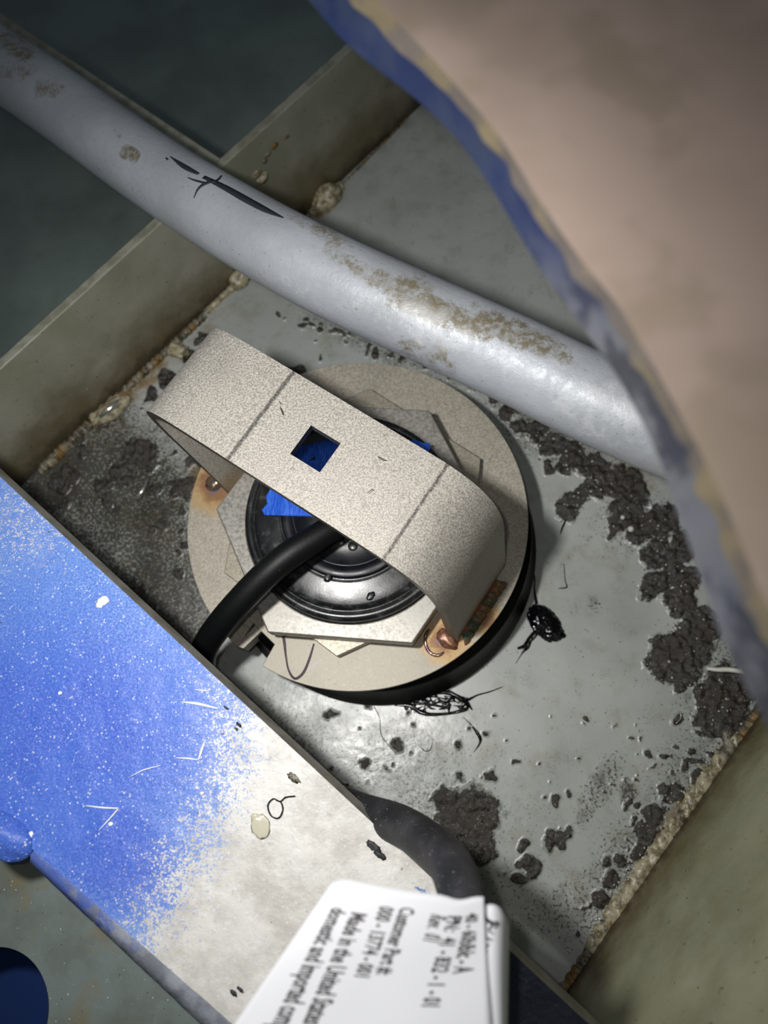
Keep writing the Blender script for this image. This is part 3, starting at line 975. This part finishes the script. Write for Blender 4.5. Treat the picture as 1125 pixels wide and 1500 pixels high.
# welds
lump('weld_bead', at(314, 707, ZT + 0.001), 0.0062, 0.0052, 0.0034, 0.5, m_weld, fr, 0.18, 1.3, seed=3)
lump('weld_bead', at(655, 936, ZT + 0.0010), 0.0075, 0.0050, 0.0026, -0.75, m_brownweld, fr, 0.16, 1.6, seed=6)
ringp = [at(644 + 17 * math.cos(t) - 4, 938 + 22 * math.sin(t), ZT) for t in np.linspace(4.0, 0.9, 9)]
V, Fc = tube(ringp, [0.0006] + [0.0011] * 7 + [0.0006], 10, 5, 0.08)
meshobj('weld_ripple', V, Fc, m_weld, fr)
bead('weld_bead', P3(0.1865, 0.004, ZT), P3(0.1875, WST * 0.80, ZT), 0.0048, m_rustweld, fr, 0.0045, 0.0005, 9, 0.14)
bead('weld_bead', P3(0.004, 0.010, ZT), P3(0.003, WST, ZT), 0.003, m_rustweld, fr, 0.0045, 0.0, 10, 0.25)

# ------------------------------------------------------------------ gasket under the flange
def lathe(prof_, c, seg=128):
    V, Fc = [], []
    m = len(prof_)
    for k in range(seg):
        an = 2 * math.pi * k / seg
        for r, z in prof_: V.append((c.x + r * math.cos(an), c.y + r * math.sin(an), z))
    for k in range(seg):
        k2 = (k + 1) % seg
        for i in range(m - 1):
            Fc.append((k * m + i, k2 * m + i, k2 * m + i + 1, k * m + i + 1))
    if prof_[-1][0] > 1e-6: Fc.append(tuple(k * m + m - 1 for k in range(seg)))
    else: pass
    return V, Fc
GC = CC.copy(); _g = at(556, 801, 0); GC.x, GC.y = _g.x, _g.y
V, Fc = lathe([(0.1060, 0.0), (0.1075, 0.002), (0.1075, 0.005), (0.1050, 0.009), (0.1025, 0.018), (0.1010, 0.034), (0.1000, ZT - TH - 0.0004), (0.09, ZT - TH - 0.0003), (0.05, ZT - TH - 0.0003)], GC)
g = meshobj('rubber_gasket', V, Fc, m_gasket)
tag(g, 'thick black rubber seal squeezed between steel flange and hull', 'gasket')

# ------------------------------------------------------------------ hex nuts
Z1, Z2 = 0.0535, 0.0665
c_up = at(515, 757, Z2)
r_up = ((at(322, 738, Z2) - c_up).length + (at(612, 938, Z2) - c_up).length + (at(397, 927, Z2) - c_up).length + (at(638, 597, Z2) - c_up).length) / 4
angs = []
for k, p in enumerate(((638, 597), (322, 738), (397, 927), (612, 938))):
    v = at(*p, Z2) - c_up
    angs.append(math.degrees(math.atan2(v.y, v.x)) % 60)
base = angs[0]
a_up = sum(((x - base + 30) % 60) - 30 for x in angs) / 4 + base
c_lo = sum((at(*p, Z1) for p in ((540, 571), (706, 668), (490, 963), (330, 838))), Vector()) / 4
angs = []; rr_ = []
for p in ((540, 571), (706, 668), (490, 963), (330, 838)):
    v = at(*p, Z1) - c_lo
    angs.append(math.degrees(math.atan2(v.y, v.x)) % 60); rr_.append(v.length)
base = angs[0]
a_lo = sum(((x - base + 30) % 60) - 30 for x in angs) / 4 + base
r_lo = sum(rr_) / 4
pass
RH = 0.0660
def hexpoly(c, r, a): return [(c.x + r * math.cos(math.radians(a + 60 * k)), c.y + r * math.sin(math.radians(a + 60 * k))) for k in range(6)]
circ = [(c_up.x + RH * math.cos(t), c_up.y + RH * math.sin(t)) for t in np.linspace(0, 2 * math.pi, 97)[:-1]]
o = bmobj('hex_nut', prism(hexpoly(c_lo, r_lo, a_lo), ZT, Z1, circ), m_nut2, None, bevel=0.0006)
tag(o, 'lower thin hexagonal locknut whose corners peek out beneath the upper nut', 'nut')
o = bmobj('hex_nut', prism(hexpoly(c_up, r_up, a_up), Z1 + 0.0016, Z2, circ), m_nut, None, bevel=0.0011)
o2 = o
tag(o, 'upper wide hexagonal steel nut holding the black sensor housing', 'nut')
bmobj('shadow_gap_washer', prism(hexpoly(c_up, r_up * 0.965, a_up), Z1, Z1 + 0.0016, circ), m_dk, o)['label'] = 'dark recessed joint under the nut'

# ------------------------------------------------------------------ sensor housing
ch = c_up.copy(); ch.z = 0
hr = empty('sensor_housing', (ch.x, ch.y, ZT))
tag(hr, 'round glossy black plastic sensor top screwed inside the steel nuts', 'sensor')
V, Fc = lathe([(0.0655, 0.046), (0.0655, 0.0705), (0.0645, 0.0730), (0.0625, 0.0736), (0.0605, 0.0732), (0.0598, 0.0722), (0.0590, 0.0722), (0.0582, 0.0755), (0.0560, 0.0762), (0.0520, 0.0770), (0.0470, 0.0777), (0.0440, 0.0781), (0.0425, 0.0782), (0.0418, 0.0776), (0.0415, 0.0780)], ch)
ho = meshobj('housing_rim', V, Fc, m_plastic, hr)
V, Fc = lathe([(0.0413, 0.0770), (0.0413, 0.0800), (0.0405, 0.0806), (0.0350, 0.0808), (0.0345, 0.0800), (0.0335, 0.0800), (0.0330, 0.0810), (0.0200, 0.0815), (0.0120, 0.0820), (0.0115, 0.0860), (0.0095, 0.0875), (0.0, 0.0875)], ch)
meshobj('housing_cap', V, Fc, m_cap, hr)
# chips and moulded ribs on the sloping rim
def slope(x, y):
    z = 0.078
    for _ in range(4):
        p = at(x, y, z); r = (Vector((p.x, p.y, 0)) - ch).length
        z = float(np.interp(r, [0.0, 0.0425, 0.0440, 0.0470, 0.0520, 0.0560, 0.0582, 0.0598, 0.0625, 0.0655], [0.0815, 0.0806, 0.0781, 0.0777, 0.0770, 0.0762, 0.0755, 0.0722, 0.0736, 0.0705]))
    return at(x, y, z)
for k, (x, y, r) in enumerate(((543, 873, 0.0030), (480, 846, 0.0028))):
    p = slope(x, y); o = lump('chip_mark', p, r, r * 0.72, 0.0009, 0.9, m_cap if k == 0 else m_plastic, hr, 0.25, 1.3, 3, seed=60 + k)
mlist = []
p0 = slope(470, 830)
for (x0, y0, x1, y1) in ((432, 800, 498, 778), (455, 826, 474, 812)):
    V, Fc = ribbon([tuple(slope(x0, y0) + Vector((0, 0, .0001))), tuple(slope((x0 + x1) / 2, (y0 + y1) / 2) + Vector((0, 0, .0001))), tuple(slope(x1, y1) + Vector((0, 0, .0001)))], [0.0004] * 3, (0, 0, 1), 0.0001)
    meshobj('mould_line', V, Fc, m_hose, hr)
for (x, y) in ((499, 793), (517, 800)):
    lump('cap_screw', slope(x, y), 0.0032, 0.0032, 0.0012, 0, m_plastic, hr, 0.02, 1, 3)

# tape stuck across the housing
tp = [(392, 704), (397, 716), (390, 728), (392, 738), (384, 748), (388, 755), (420, 756), (456, 757), (500, 762), (560, 745), (612, 700), (624, 672), (630, 661), (629, 655), (618, 652), (604, 648), (588, 652), (520, 635), (440, 655)]
bm = bmesh.new()
NX = 60
from mathutils.geometry import intersect_point_tri_2d
tpv = np.array(tp, float)
def inside(x, y):
    c_ = False; j = len(tp) - 1
    for i in range(len(tp)):
        if (tp[i][1] > y) != (tp[j][1] > y) and x < (tp[j][0] - tp[i][0]) * (y - tp[i][1]) / (tp[j][1] - tp[i][1]) + tp[i][0]: c_ = not c_
        j = i
    return c_
vmap = {}
bvs = [bm.verts.new(at(x, y, 0)) for x, y in tp]
# plane cut: subdivide a filled polygon, then drape it over the housing
f = bm.faces.new(bvs)
bmesh.ops.triangulate(bm, faces=[f])
bmesh.ops.subdivide_edges(bm, edges=bm.edges[:], cuts=7, use_grid_fill=True)
mx = [tuple(v.co) for v in bm.verts]
fx, fy = topx(np.array(mx))
for v, x, y in zip(bm.verts, fx, fy):
    p = slope(x, y)
    v.co = Vector((p.x, p.y, max(p.z, 0.0772) + 0.0006 + 0.0003 * mnoise.noise(Vector((x * 0.05, y * 0.05, 0)))))
o = bmobj('masking_tape', bm, m_tape, None)
so = o.modifiers.new('thickness', 'SOLIDIFY'); so.thickness = 0.0002; so.offset = 1
tag(o, 'torn strip of blue masking tape across the black sensor, under the strap', 'tape')

# ------------------------------------------------------------------ cable
cp = [(540, 735, 0.094), (505, 762, 0.097), (468, 785, 0.1005), (425, 812, 0.1025), (388, 843, 0.1005), (352, 880, 0.094), (322, 915, 0.083), (302, 945, 0.068), (296, 972, 0.050), (300, 1000, 0.036), (330, 1060, 0.025), (400, 1120, 0.03), (455, 1160, 0.055)]
V, Fc = tube([at(*p) for p in cp], [0.0070, 0.0076, 0.0078, 0.0080, 0.0080, 0.0080, 0.0080, 0.0080, 0.008, 0.008, 0.008, 0.008, 0.0082], 32, 10)
o = meshobj('sensor_cable', V, Fc, m_cable)
tag(o, 'black rubber cable leaving the sensor and diving under the blue beam', 'cable')

# ------------------------------------------------------------------ beam
ZB, TB = 0.14, 0.0115
R0, R1 = at(-150, 559, ZB), at(940, 1572, ZB)
L0, L1 = at(-200, 1028, ZB), at(470, 1613, ZB)
br = empty('steel_beam', at(300, 1200, 0))
tag(br, 'wide white beam flange oversprayed with blue paint in the lower left', 'beam')
nu, nv = 330, 110
U, Vv = np.meshgrid(np.linspace(0, 1, nu), np.linspace(0, 1, nv))
def lerp(a, b, t): return np.array(a)[None] * (1 - t[:, None]) + np.array(b)[None] * t[:, None]
u_, v_ = U.ravel(), Vv.ravel()
Pb = lerp(R0, R1, u_) * (1 - v_[:, None]) + lerp(L0, L1, u_) * v_[:, None]
bx, by = topx(Pb)
Pb[:, 2] += (fbm(bx / 30, by / 30, 3, 3) - 0.5) * 0.0008
x50 = np.interp(by, [850, 1000, 1095, 1200, 1300, 1350, 1420], [405, 378, 358, 325, 268, 240, 200])
dens = sstep(160, -170, bx - x50 + (fbm(bx / 40, by / 40, 3, 8) - 0.5) * 60)
dens = np.clip(dens - 0.30 * sstep(140, 20, np.hypot(bx - 40, by - 760)), 0, 1)  # blue thinned at the upper left to paint in the brighter light there
dens = np.maximum(dens, 0)
deep = blobs([(60, 1080, 260, 170, 1.0), (150, 1230, 130, 90, 1.0, 40), (20, 1190, 60, 80, 1.0)], bx, by, 0.6)
navy = np.maximum(sstep(26, 0, np.abs((bx - 600) * 0.68 - (by - 1290) * 0.73) + 22 * sstep(640, 560, bx) + 8) * sstep(540, 590, bx), sstep(650, 700, bx))
navy = np.maximum(navy, 0)
dens = np.maximum(dens, navy * 1.6)
idx = np.arange(nu * nv).reshape(nv, nu)
Fq = np.stack([idx[:-1, :-1], idx[1:, :-1], idx[1:, 1:], idx[:-1, 1:]], -1).reshape(-1, 4)
o = meshobj('flange_top', Pb, Fq.tolist(), m_beam, br)
set_attr(o.data, 'mask', np.c_[dens, deep, navy].astype(np.float32))
# plate body under the painted face
bm = prism([(p.x, p.y) for p in (R0, R1, L1, L0)], ZB - TB, ZB - 0.0006)
_bd = (R1 - R0).normalized(); _bn = Vector((-_bd.y, _bd.x, 0))
for v in bm.verts:      # edge leaned out towards its foot so it catches the torchlight
    if v.co.z < ZB - TB + 0.001 and (v.co - R0).dot(_bn) > -0.001: v.co += _bn * 0.0022
bmobj('flange_body', bm, m_beamedge, br, smooth=False, bevel=0.0008)
bd = (R1 - R0).normalized(); bn = Vector((-bd.y, bd.x, 0))
m0 = R0.lerp(L0, 0.5); m1 = R1.lerp(L1, 0.5)
bm = prism([(p.x, p.y) for p in (m0, m1, m1 + bn * 0.006, m0 + bn * 0.006)], 0.0, ZB - TB)
bmobj('web', bm, m_darkpaint, br, smooth=False)
# rolled lip along the left edge
la0, la1 = at(49, 1246, ZB), at(430, 1578, ZB)
lb0, lb1 = at(44, 1264, ZB - 0.004), at(380, 1582, ZB - 0.004)
rows = [[], [], [], []]
for k in range(80):
    t = k / 79
    a = la0.lerp(la1, t); b = lb0.lerp(lb1, t)
    wob = 0.0006 * mnoise.noise(Vector((k * 0.23, 3, 0)))
    rows[0].append(a + (a - b) * 0.10 + Vector((0, 0, -0.001))); rows[1].append(a.lerp(b, 0.35) + Vector((0, 0, 0.0016 + wob)))
    rows[2].append(b + (b - a) * wob * 60); rows[3].append(b + (a - b) * 0.1 + Vector((0, 0, -0.012)))
lp = strip(rows, 'flange_lip', m_lip, br)
la = np.array([tuple(v.co) for v in lp.data.vertices]); lx, ly = topx(la)
set_attr(lp.data, 'mask', np.c_[sstep(260, 60, lx), lx * 0, lx * 0].astype(np.float32))
lump('paint_run', at(8, 1222, ZB - 0.002), 0.016, 0.0095, 0.008, -0.55, m_beam, br, 0.12, 1.0, 4, seed=4)
dm = bpy.data.objects['paint_run'].data
set_attr(dm, 'mask', np.tile(np.array([[1.0, 1.0, 0.05]], np.float32), (len(dm.vertices), 1)))
# scratches and stuck bits on the flange
def bscr(pl, wd, mat=m_scratch, name='scratch'):
    V, Fc = ribbon([tuple(at(x, y, ZB + 0.0004)) for x, y in pl], wd, (0, 0, 1), 0.0002)
    return meshobj(name, V, Fc, mat, br)
bscr([(266, 1028), (290, 1031), (320, 1038)], [0.0004, 0.0013, 0.0006])
bscr([(285, 1010), (305, 1012)], [0.0004, 0.0006])
bscr([(125, 1180), (150, 1183), (174, 1184)], [0.0003, 0.0008, 0.0005])
bscr([(174, 1184), (160, 1200), (144, 1217)], [0.0006, 0.0006, 0.0002])
bscr([(300, 1085), (295, 1100), (291, 1113)], [0.0003, 0.0012, 0.0006])
bscr([(258, 1110), (275, 1111), (290, 1113)], [0.0003, 0.0007, 0.0004])
bscr([(190, 1138), (210, 1128), (236, 1121)], [0.0002, 0.0005, 0.0003])
for k, (x, y, r) in enumerate(((151, 880, 0.0030), (42, 1224, 0.0022), (146, 886, 0.002), (88, 1015, 0.0011), (162, 1207, 0.0012), (296, 1162, 0.001))):
    lump('paint_blister', at(x, y, ZB + 0.0003), r, r * 0.8, 0.0005, 0.4, m_scratch, br, 0.35, 1.5, 3, seed=80 + k)
for k, (x, y, r) in enumerate(((342, 1455, 0.0014), (352, 1450, 0.0012), (331, 1037, 0.0009), (350, 1062, 0.0011), (548, 1240, 0.0026), (556, 1252, 0.002), (430, 1140, 0.0024), (346, 1068, .0008))):
    lump('scuff', at(x, y, ZB + 0.0002), r * 1.4, r * 0.6, 0.0003, -0.6, m_hose if k < 6 else m_crust, br, 0.6, 2.0, 3, seed=90 + k)

# flake and thread lying on the beam
o = lump('paint_flake', (0, 0, 0), 0.0040, 0.0052, 0.0004, 0.5, m_flake, None, 0.35, 1.2, 3, seed=33)
o.location = at(381, 1209, ZB + 0.0008)
tag(o, 'loose translucent flake on the white end of the beam', 'flake')
V, Fc = tube([at(x, y, ZB + 0.0012) for x, y in ((432, 1166), (418, 1168), (410, 1174), (400, 1170), (392, 1180), (397, 1195), (408, 1198), (414, 1186), (411, 1175), (404, 1172))], [0.0003] * 10, 8, 6, 0.3)
o = meshobj('thread', V, Fc, m_gasket)
tag(o, 'tangled dark thread curl lying on the white end of the beam', 'thread')

# web plate with a lightening hole left of the beam
ZW = 0.095
hc = at(-15, 1487, ZW); hrad = (at(-15, 1389, ZW) - hc).length
circ = [(hc.x + hrad * math.cos(t), hc.y + hrad * math.sin(t)) for t in np.linspace(0, 2 * math.pi, 73)[:-1]]
q = [at(-260, 1020, ZW), at(-260, 1800, ZW), at(560, 1800, ZW), at(400, 1500, ZW), at(90, 1230, ZW)]
bm = prism([(p.x, p.y) for p in q], ZW - 0.006, ZW, circ)
o = bmobj('side_plate', bm, m_web, None, bevel=0.0006)
tag(o, 'grey green plate with a round hole left of the blue beam', 'plate')
V, Fc = tube([at(-200, 1600, 0.02), at(160, 1620, 0.02)], [0.05, 0.05], 24, 2)
bm = prism([(p.x, p.y) for p in (at(-300, 1250, 0.03), at(-300, 1800, 0.03), at(260, 1800, 0.03), at(260, 1250, 0.03))], 0.0, 0.03)
o = bmobj('navy_plate', bm, m_navy, None, smooth=False)
tag(o, 'navy blue plate seen down through the round hole', 'plate')

# ------------------------------------------------------------------ hose with the label
hp = [(400, 1140, 0.07), (440, 1158, 0.09), (480, 1170, 0.103), (530, 1190, 0.118), (582, 1207, 0.140), (624, 1232, 0.164), (656, 1262, 0.184), (673, 1300, 0.197), (684, 1345, 0.205), (692, 1400, 0.210), (696, 1460, 0.212), (706, 1560, 0.212), (716, 1700, 0.212)]
rads = [0.0082, 0.0085, 0.0086, 0.0088, 0.0088, 0.0086, 0.0086, 0.0086, 0.0086, 0.0086, 0.0086, 0.0086, 0.0086]
V, Fc = tube([at(*p) for p in hp], rads, 40, 10)
hz_ = meshobj('rubber_hose', V, Fc, m_hose)
tag(hz_, 'worn dark grey rubber cable boot rising beside the beam to the label', 'hose')

# label: a bent sheet given by columns (top and bottom point of each column)
colsL = [  # u (left..right), top px, bottom px, z
    (0.00, (487, 1292), (312, 1545), 0.236),
    (0.10, (508, 1288), (372, 1552), 0.2365),
    (0.20, (536, 1293), (421, 1556), 0.2365),
    (0.32, (570, 1299), (476, 1560), 0.2362),
    (0.43, (602, 1304), (509, 1560), 0.236),
    (0.58, (645, 1310), (570, 1560), 0.236),
    (0.66, (672, 1317), (603, 1562), 0.236),
    (0.76, (696, 1313), (652, 1562), 0.2357),
    (0.86, (708, 1313), (722, 1562), 0.2355),
]
colsR = [(0.0, (706, 1326), (712, 1562), 0.2330), (0.35, (724, 1325), (730, 1562), 0.2335), (0.7, (738, 1336), (737, 1562), 0.2305), (0.88, (745, 1354), (741, 1562), 0.223), (1.0, (741, 1364), (737, 1562), 0.213), (1.2, (718, 1370), (718, 1562), 0.206)]


def sheet(cols, nu_, nv_, wave=0.0):
    Cq = catmull([(c_[0], *at(*c_[1], c_[3]), *at(*c_[2], c_[3] + 0.004)) for c_ in cols], nu_)
    us = np.array([q[0] for q in Cq]); Tq = np.array([q[1:4] for q in Cq]); Bq = np.array([q[4:7] for q in Cq])
    def f(u, v):
        t = np.array([np.interp(u, us, Tq[:, k]) for k in range(3)]); b_ = np.array([np.interp(u, us, Bq[:, k]) for k in range(3)])
        p = t * (1 - v) + b_ * v
        p[2] += wave * math.sin(v * 5 + u * 3)
        return Vector(p)
    rows_ = [[f(u, v) for u in us] for v in np.linspace(0, 1, nv_)]
    return f, rows_


lr = empty('cable_label', at(600, 1400, 0.236))
tag(lr, 'white printed paper label folded round the cable at the bottom', 'label')
fL, rowsL = sheet(colsL, 6, 24, 0.0008)
# rounded top-left corner
for j, row in enumerate(rowsL[:2]):
    pass
o = strip(rowsL, 'front_leaf', m_paper, lr)
so = o.modifiers.new('thickness', 'SOLIDIFY'); so.thickness = 0.0003
# round the corner by pulling the corner vertices
fR, rowsR = sheet(colsR, 6, 24, 0.0004)
o = strip(rowsR, 'folded_leaf', m_paper, lr)
so = o.modifiers.new('thickness', 'SOLIDIFY'); so.thickness = 0.0003


def text_on(txt, u, v0, v1, size_u, parent, f=fL):
    """printed line: runs from v0 to v1 down the sheet, letters stand towards larger u"""
    cu = bpy.data.curves.new('t', 'FONT'); cu.body = txt; cu.size = 1.0; cu.resolution_u = 2
    cu.offset = 0.022
    to = bpy.data.objects.new('t', cu); COL.objects.link(to)
    dg = bpy.context.evaluated_depsgraph_get(); dg.update()
    mm = bpy.data.meshes.new_from_object(to.evaluated_get(dg))
    bpy.data.objects.remove(to)
    xs_ = [v.co.x for v in mm.vertices]; x0, x1 = min(xs_), max(xs_)
    for v in mm.vertices:
        vv = v0 + (v.co.x - x0) / (x1 - x0) * (v1 - v0)
        v.co = f(u + v.co.y * size_u, vv) + Vector((0, 0, 0.0006))
    o = finish('printed_line', mm, m_ink, parent, smooth=False)
    so = o.modifiers.new('thickness', 'SOLIDIFY'); so.thickness = 0.00008
    return o


# v: 0 = top edge, 1 = y about 1560
text_on('domestic and imported components', 0.10, 0.16, 1.0, 0.102, lr)
text_on('Made in the United States', 0.195, 0.17, 0.80, 0.102, lr)
text_on('000 - 13774 - 001', 0.31, 0.11, 0.52, 0.102, lr)
text_on('Customer Part #:', 0.41, 0.10, 0.50, 0.102, lr)
text_on('Rev.  01', 0.565, 0.12, 0.28, 0.095, lr)
text_on('PN:  41 - 832 - 1 - 01', 0.635, 0.11, 0.66, 0.095, lr)
text_on('40 - 60blblc - A', 0.725, 0.10, 0.47, 0.115, lr)
for pl in ([(706, 1330), (713, 1345), (722, 1352), (716, 1362), (724, 1368)], [(700, 1352), (712, 1372), (722, 1378), (712, 1388), (720, 1400)], [(706, 1390), (716, 1408), (708, 1422), (718, 1432)], [(704, 1340), (718, 1352), (728, 1350), (724, 1360)]):
    V, Fc = ribbon([tuple(at(x, y, 0.2345) + Vector((0, 0, 0.0006))) for x, y in pl], [0.0004] + [0.0006] * (len(pl) - 2) + [0.0003], (0, 0, 1), 0.0001)
    meshobj('pen_stroke', V, Fc, m_ink, lr)

# ------------------------------------------------------------------ sealant squeeze-out
def strand(pl, rr, z=0.0008):
    return tube([at(x, y, z) for x, y in pl], rr, 8, 6, 0.25)


def multi(name, parts, mat, parent=None):
    V, Fc = [], []
    for v, f in parts:
        o_ = len(V); V += list(v); Fc += [tuple(i + o_ for i in q) for q in f]
    return meshobj(name, V, Fc, mat, parent)


sr = empty('sealant_blob', at(800, 915, 0))
tag(sr, 'glossy black sealant blob with tails on the hull right of the flange', 'sealant')
lump('blob_body', at(797, 912, 0.001), 0.0125, 0.0088, 0.0048, -0.9, m_goo, sr, 0.24, 1.5, 5, seed=2)
lump('blob_body', at(806, 924, 0.001), 0.0090, 0.0070, 0.0036, -0.2, m_goo, sr, 0.22, 1.6, 4, seed=9)
for pl, rr in (([(786, 885), (783, 865), (783, 845), (778, 832), (770, 826)], [0.0012, 0.0006, 0.0005, 0.0005, 0.0004]), ([(785, 924), (775, 935), (768, 946), (758, 950)], [0.0014, 0.0011, 0.0013, 0.0008]),
               ([(780, 928), (774, 948), (764, 956)], [0.001, 0.0007, 0.0003]), ([(772, 945), (764, 958), (755, 972)], [0.0008, 0.0003, 0.0001]), ([(818, 922), (825, 930), (820, 938)], [0.0012, 0.0006, 0.0003]), ([(790, 925), (782, 935), (776, 942)], [0.0008, 0.0006, 0.0002])):
    V, Fc = strand(pl, rr); meshobj('blob_tail', V, Fc, m_goo, sr)
sr = empty('sealant_smear', at(640, 1028, 0))
tag(sr, 'netted black sealant smear on the hull below the flange', 'sealant')
rr_ = random.Random(5)
P_ = []
for k in range(46):
    x = rr_.uniform(590, 688); t = (x - 590) / 98; yc = 1025 - 6 * math.sin(t * 3) + (8 if t > 0.3 else 0) * 0
    y = rr_.gauss(1030 - 2 * t, 7 * math.sin(0.3 + 2.4 * t))
    an = rr_.gauss(0.12, 0.6); L = rr_.uniform(7, 20)
    P_.append(strand([(x - L * math.cos(an) * 0.5, y - L * math.sin(an) * 0.5), (x, y + rr_.gauss(0, 2.5)), (x + L * math.cos(an) * 0.5, y + L * math.sin(an) * 0.5)], [0.0003, rr_.uniform(0.0005, 0.0011), 0.0003], 0.0006))
o = multi('smear_net', P_, m_goo, sr); o['kind'] = 'stuff'
for pl, rr in (([(578, 1033), (600, 1034), (620, 1045), (650, 1046), (680, 1040), (686, 1034)], [0.0005, 0.0012, 0.0014, 0.0010, 0.0012, 0.0008]), ([(590, 1022), (620, 1018), (650, 1014), (680, 1024)], [0.0016, 0.0012, 0.0014, 0.0014]),
               ([(684, 1026), (700, 1018), (718, 1013), (736, 1006)], [0.0010, 0.0005, 0.0004, 0.0002]), ([(600, 1030), (630, 1032), (660, 1038)], [0.001, 0.0009, 0.0007]), ([(655, 1012), (672, 1022), (684, 1030), (692, 1040)], [0.0012, 0.0016, 0.0013, 0.0004])):
    V, Fc = strand(pl, rr); meshobj('smear_strand', V, Fc, m_goo, sr)
def hair(pl, rr, label):
    V, Fc = strand(pl, rr, 0.0005); o = meshobj('sealant_thread', V, Fc, m_goo)
    tag(o, label, 'thread')
hair([(678, 1050), (690, 1062), (702, 1078), (703, 1088), (694, 1102)], [0.0001, 0.0005, 0.0012, 0.0007, 0.0001], 'short curved black thread on the hull below the sealant smear')
hair([(820, 765), (828, 762), (823, 775), (821, 783)], [0.0003, 0.0007, 0.0006, 0.0002], 'tiny T shaped black thread right of the flange')
hair([(826, 826), (828, 850), (830, 860), (818, 862)], [0.0002, 0.0003, 0.0005, 0.0002], 'fine hooked black thread above the sealant blob')
hair([(548, 1035), (556, 1052), (558, 1075), (568, 1090), (580, 1100)], [0.0003, 0.0002, 0.0003, 0.0002, 0.0001], 'fine long black hair below the flange, left of the smear')
hair([(614, 1092), (622, 1100), (630, 1098), (634, 1086)], [0.0001, 0.0003, 0.0003, 0.0001], 'small U shaped dark hair on the pale hull below the smear')

# ------------------------------------------------------------------ small debris
V, Fc = tube([at(x, y, z) for x, y, z in ((188, 736, 0.0015), (200, 729, 0.004), (211, 715, 0.005), (217, 700, 0.003))], [0.0004, 0.0016, 0.0014, 0.0005], 8, 8, 0.2)
o = meshobj('metal_curl', V, Fc, m_swarf); tag(o, 'bright curved metal shaving on the dirty hull left of the flange', 'shaving')
V, Fc = tube([at(x, y, z) for x, y, z in ((140, 618, 0.003), (150, 608, 0.009), (166, 594, 0.010), (176, 584, 0.007))], [0.0012, 0.0018, 0.0020, 0.001], 10, 8, 0.12)
o = meshobj('metal_drip', V, Fc, m_swarf); tag(o, 'shiny solidified metal drip on the caulk at the left plate foot', 'drip')
V, Fc = tube([at(x, y, z) for x, y, z in ((1035, 979, 0.006), (1050, 981, 0.008), (1068, 981, 0.010), (1092, 984, 0.014), (1110, 986, .018))], [0.0011, 0.0014, 0.0016, 0.0015, .0015], 12, 6, 0.1)
o = meshobj('plastic_tie', V, Fc, m_chip); tag(o, 'pale plastic tie stub sticking out of the crud at right', 'cable tie')
V, Fc = tube([at(x, y, 0.0035) for x, y in ((990, 1060), (997, 1052), (997, 1044))], [0.0003, 0.0005, 0.0003], 8, 6, 0.1)
o = meshobj('metal_sliver', V, Fc, m_swarf); tag(o, 'thin bright sliver on a small dark spot beside the right crud', 'shaving')
o = lump('paint_chip', (0, 0, 0), 0.0022, 0.0016, 0.0008, 0.5, m_chip, None, 0.3, 1.2, 3, seed=71)
o.location = at(563, 503, 0.0012); tag(o, 'white chip on the hull under the lower edge of the pipe', 'chip')
for k, (x, y) in enumerate(((924, 775), (857, 1052), (912, 758))):
    bm = bmesh.new()
    bmesh.ops.create_icosphere(bm, subdivisions=2, radius=0.0016 if k else 0.0022)
    o = bmobj('round_pellet', bm, m_chip if k != 1 else m_crust); o.location = at(x, y, 0.0022)
    tag(o, ('white round pellet beside the bare patch in the crud', 'small ringed pellet on clean hull left of the lower crud', 'smaller pale pellet on the brown crud just above the white one')[k], 'pellet')
P_ = []
rr_ = random.Random(3)
def chipm(p, r):
    V = [Vector((rr_.gauss(0, 1), rr_.gauss(0, 1), rr_.gauss(0, 0.5))).normalized() * r * rr_.uniform(0.6, 1.3) for _ in range(6)]
    V = [Vector((1, 0, 0)) * r * rr_.uniform(.6, 1.4), Vector((0, 1, 0)) * r * rr_.uniform(.5, 1.2), Vector((-1, 0, 0)) * r, Vector((0, -1, 0)) * r * rr_.uniform(.5, 1.2), Vector((0, 0, 1)) * r * .6, Vector((0, 0, -1)) * r * .6]
    an = rr_.random() * 6.28; c_, s_ = math.cos(an), math.sin(an)
    V = [p + Vector((v.x * c_ - v.y * s_, v.x * s_ + v.y * c_, v.z)) for v in V]
    return V, [(0, 1, 4), (1, 2, 4), (2, 3, 4), (3, 0, 4), (1, 0, 5), (2, 1, 5), (3, 2, 5), (0, 3, 5)]
def scatter(n, f, r0, r1, z=0.0012):
    for _ in range(n):
        x, y = f(); P_.append(chipm(at(x, y, z), rr_.uniform(r0, r1)))
scatter(150, lambda: (lambda c_: (c_[0] + rr_.gauss(0, c_[2] * 0.6), c_[1] + rr_.gauss(0, c_[2] * 0.6)))(rr_.choice([c for c in CR[:33] if c[2] > 11])), 0.0003, 0.0010, 0.0026)
scatter(120, lambda: (lambda t: (1075 - 215 * t + rr_.gauss(-14, 12), 1085 + 300 * t + rr_.gauss(0, 10)))(rr_.random()), 0.0003, 0.0011, 0.0015)
scatter(90, lambda: (rr_.uniform(480, 1000), rr_.uniform(1000, 1330)), 0.0002, 0.00055, 0.0008)
scatter(80, lambda: (rr_.uniform(60, 290), rr_.uniform(540, 900)), 0.0002, 0.0007, 0.0012)
scatter(50, lambda: (rr_.uniform(420, 800), rr_.uniform(170, 500)), 0.0002, 0.0006, 0.0008)
P_ = [q for q in P_]
o = multi('grit', P_, m_chip)
tag(o, 'pale grit and paint crumbs scattered over the hull', 'grit', None, 'stuff')
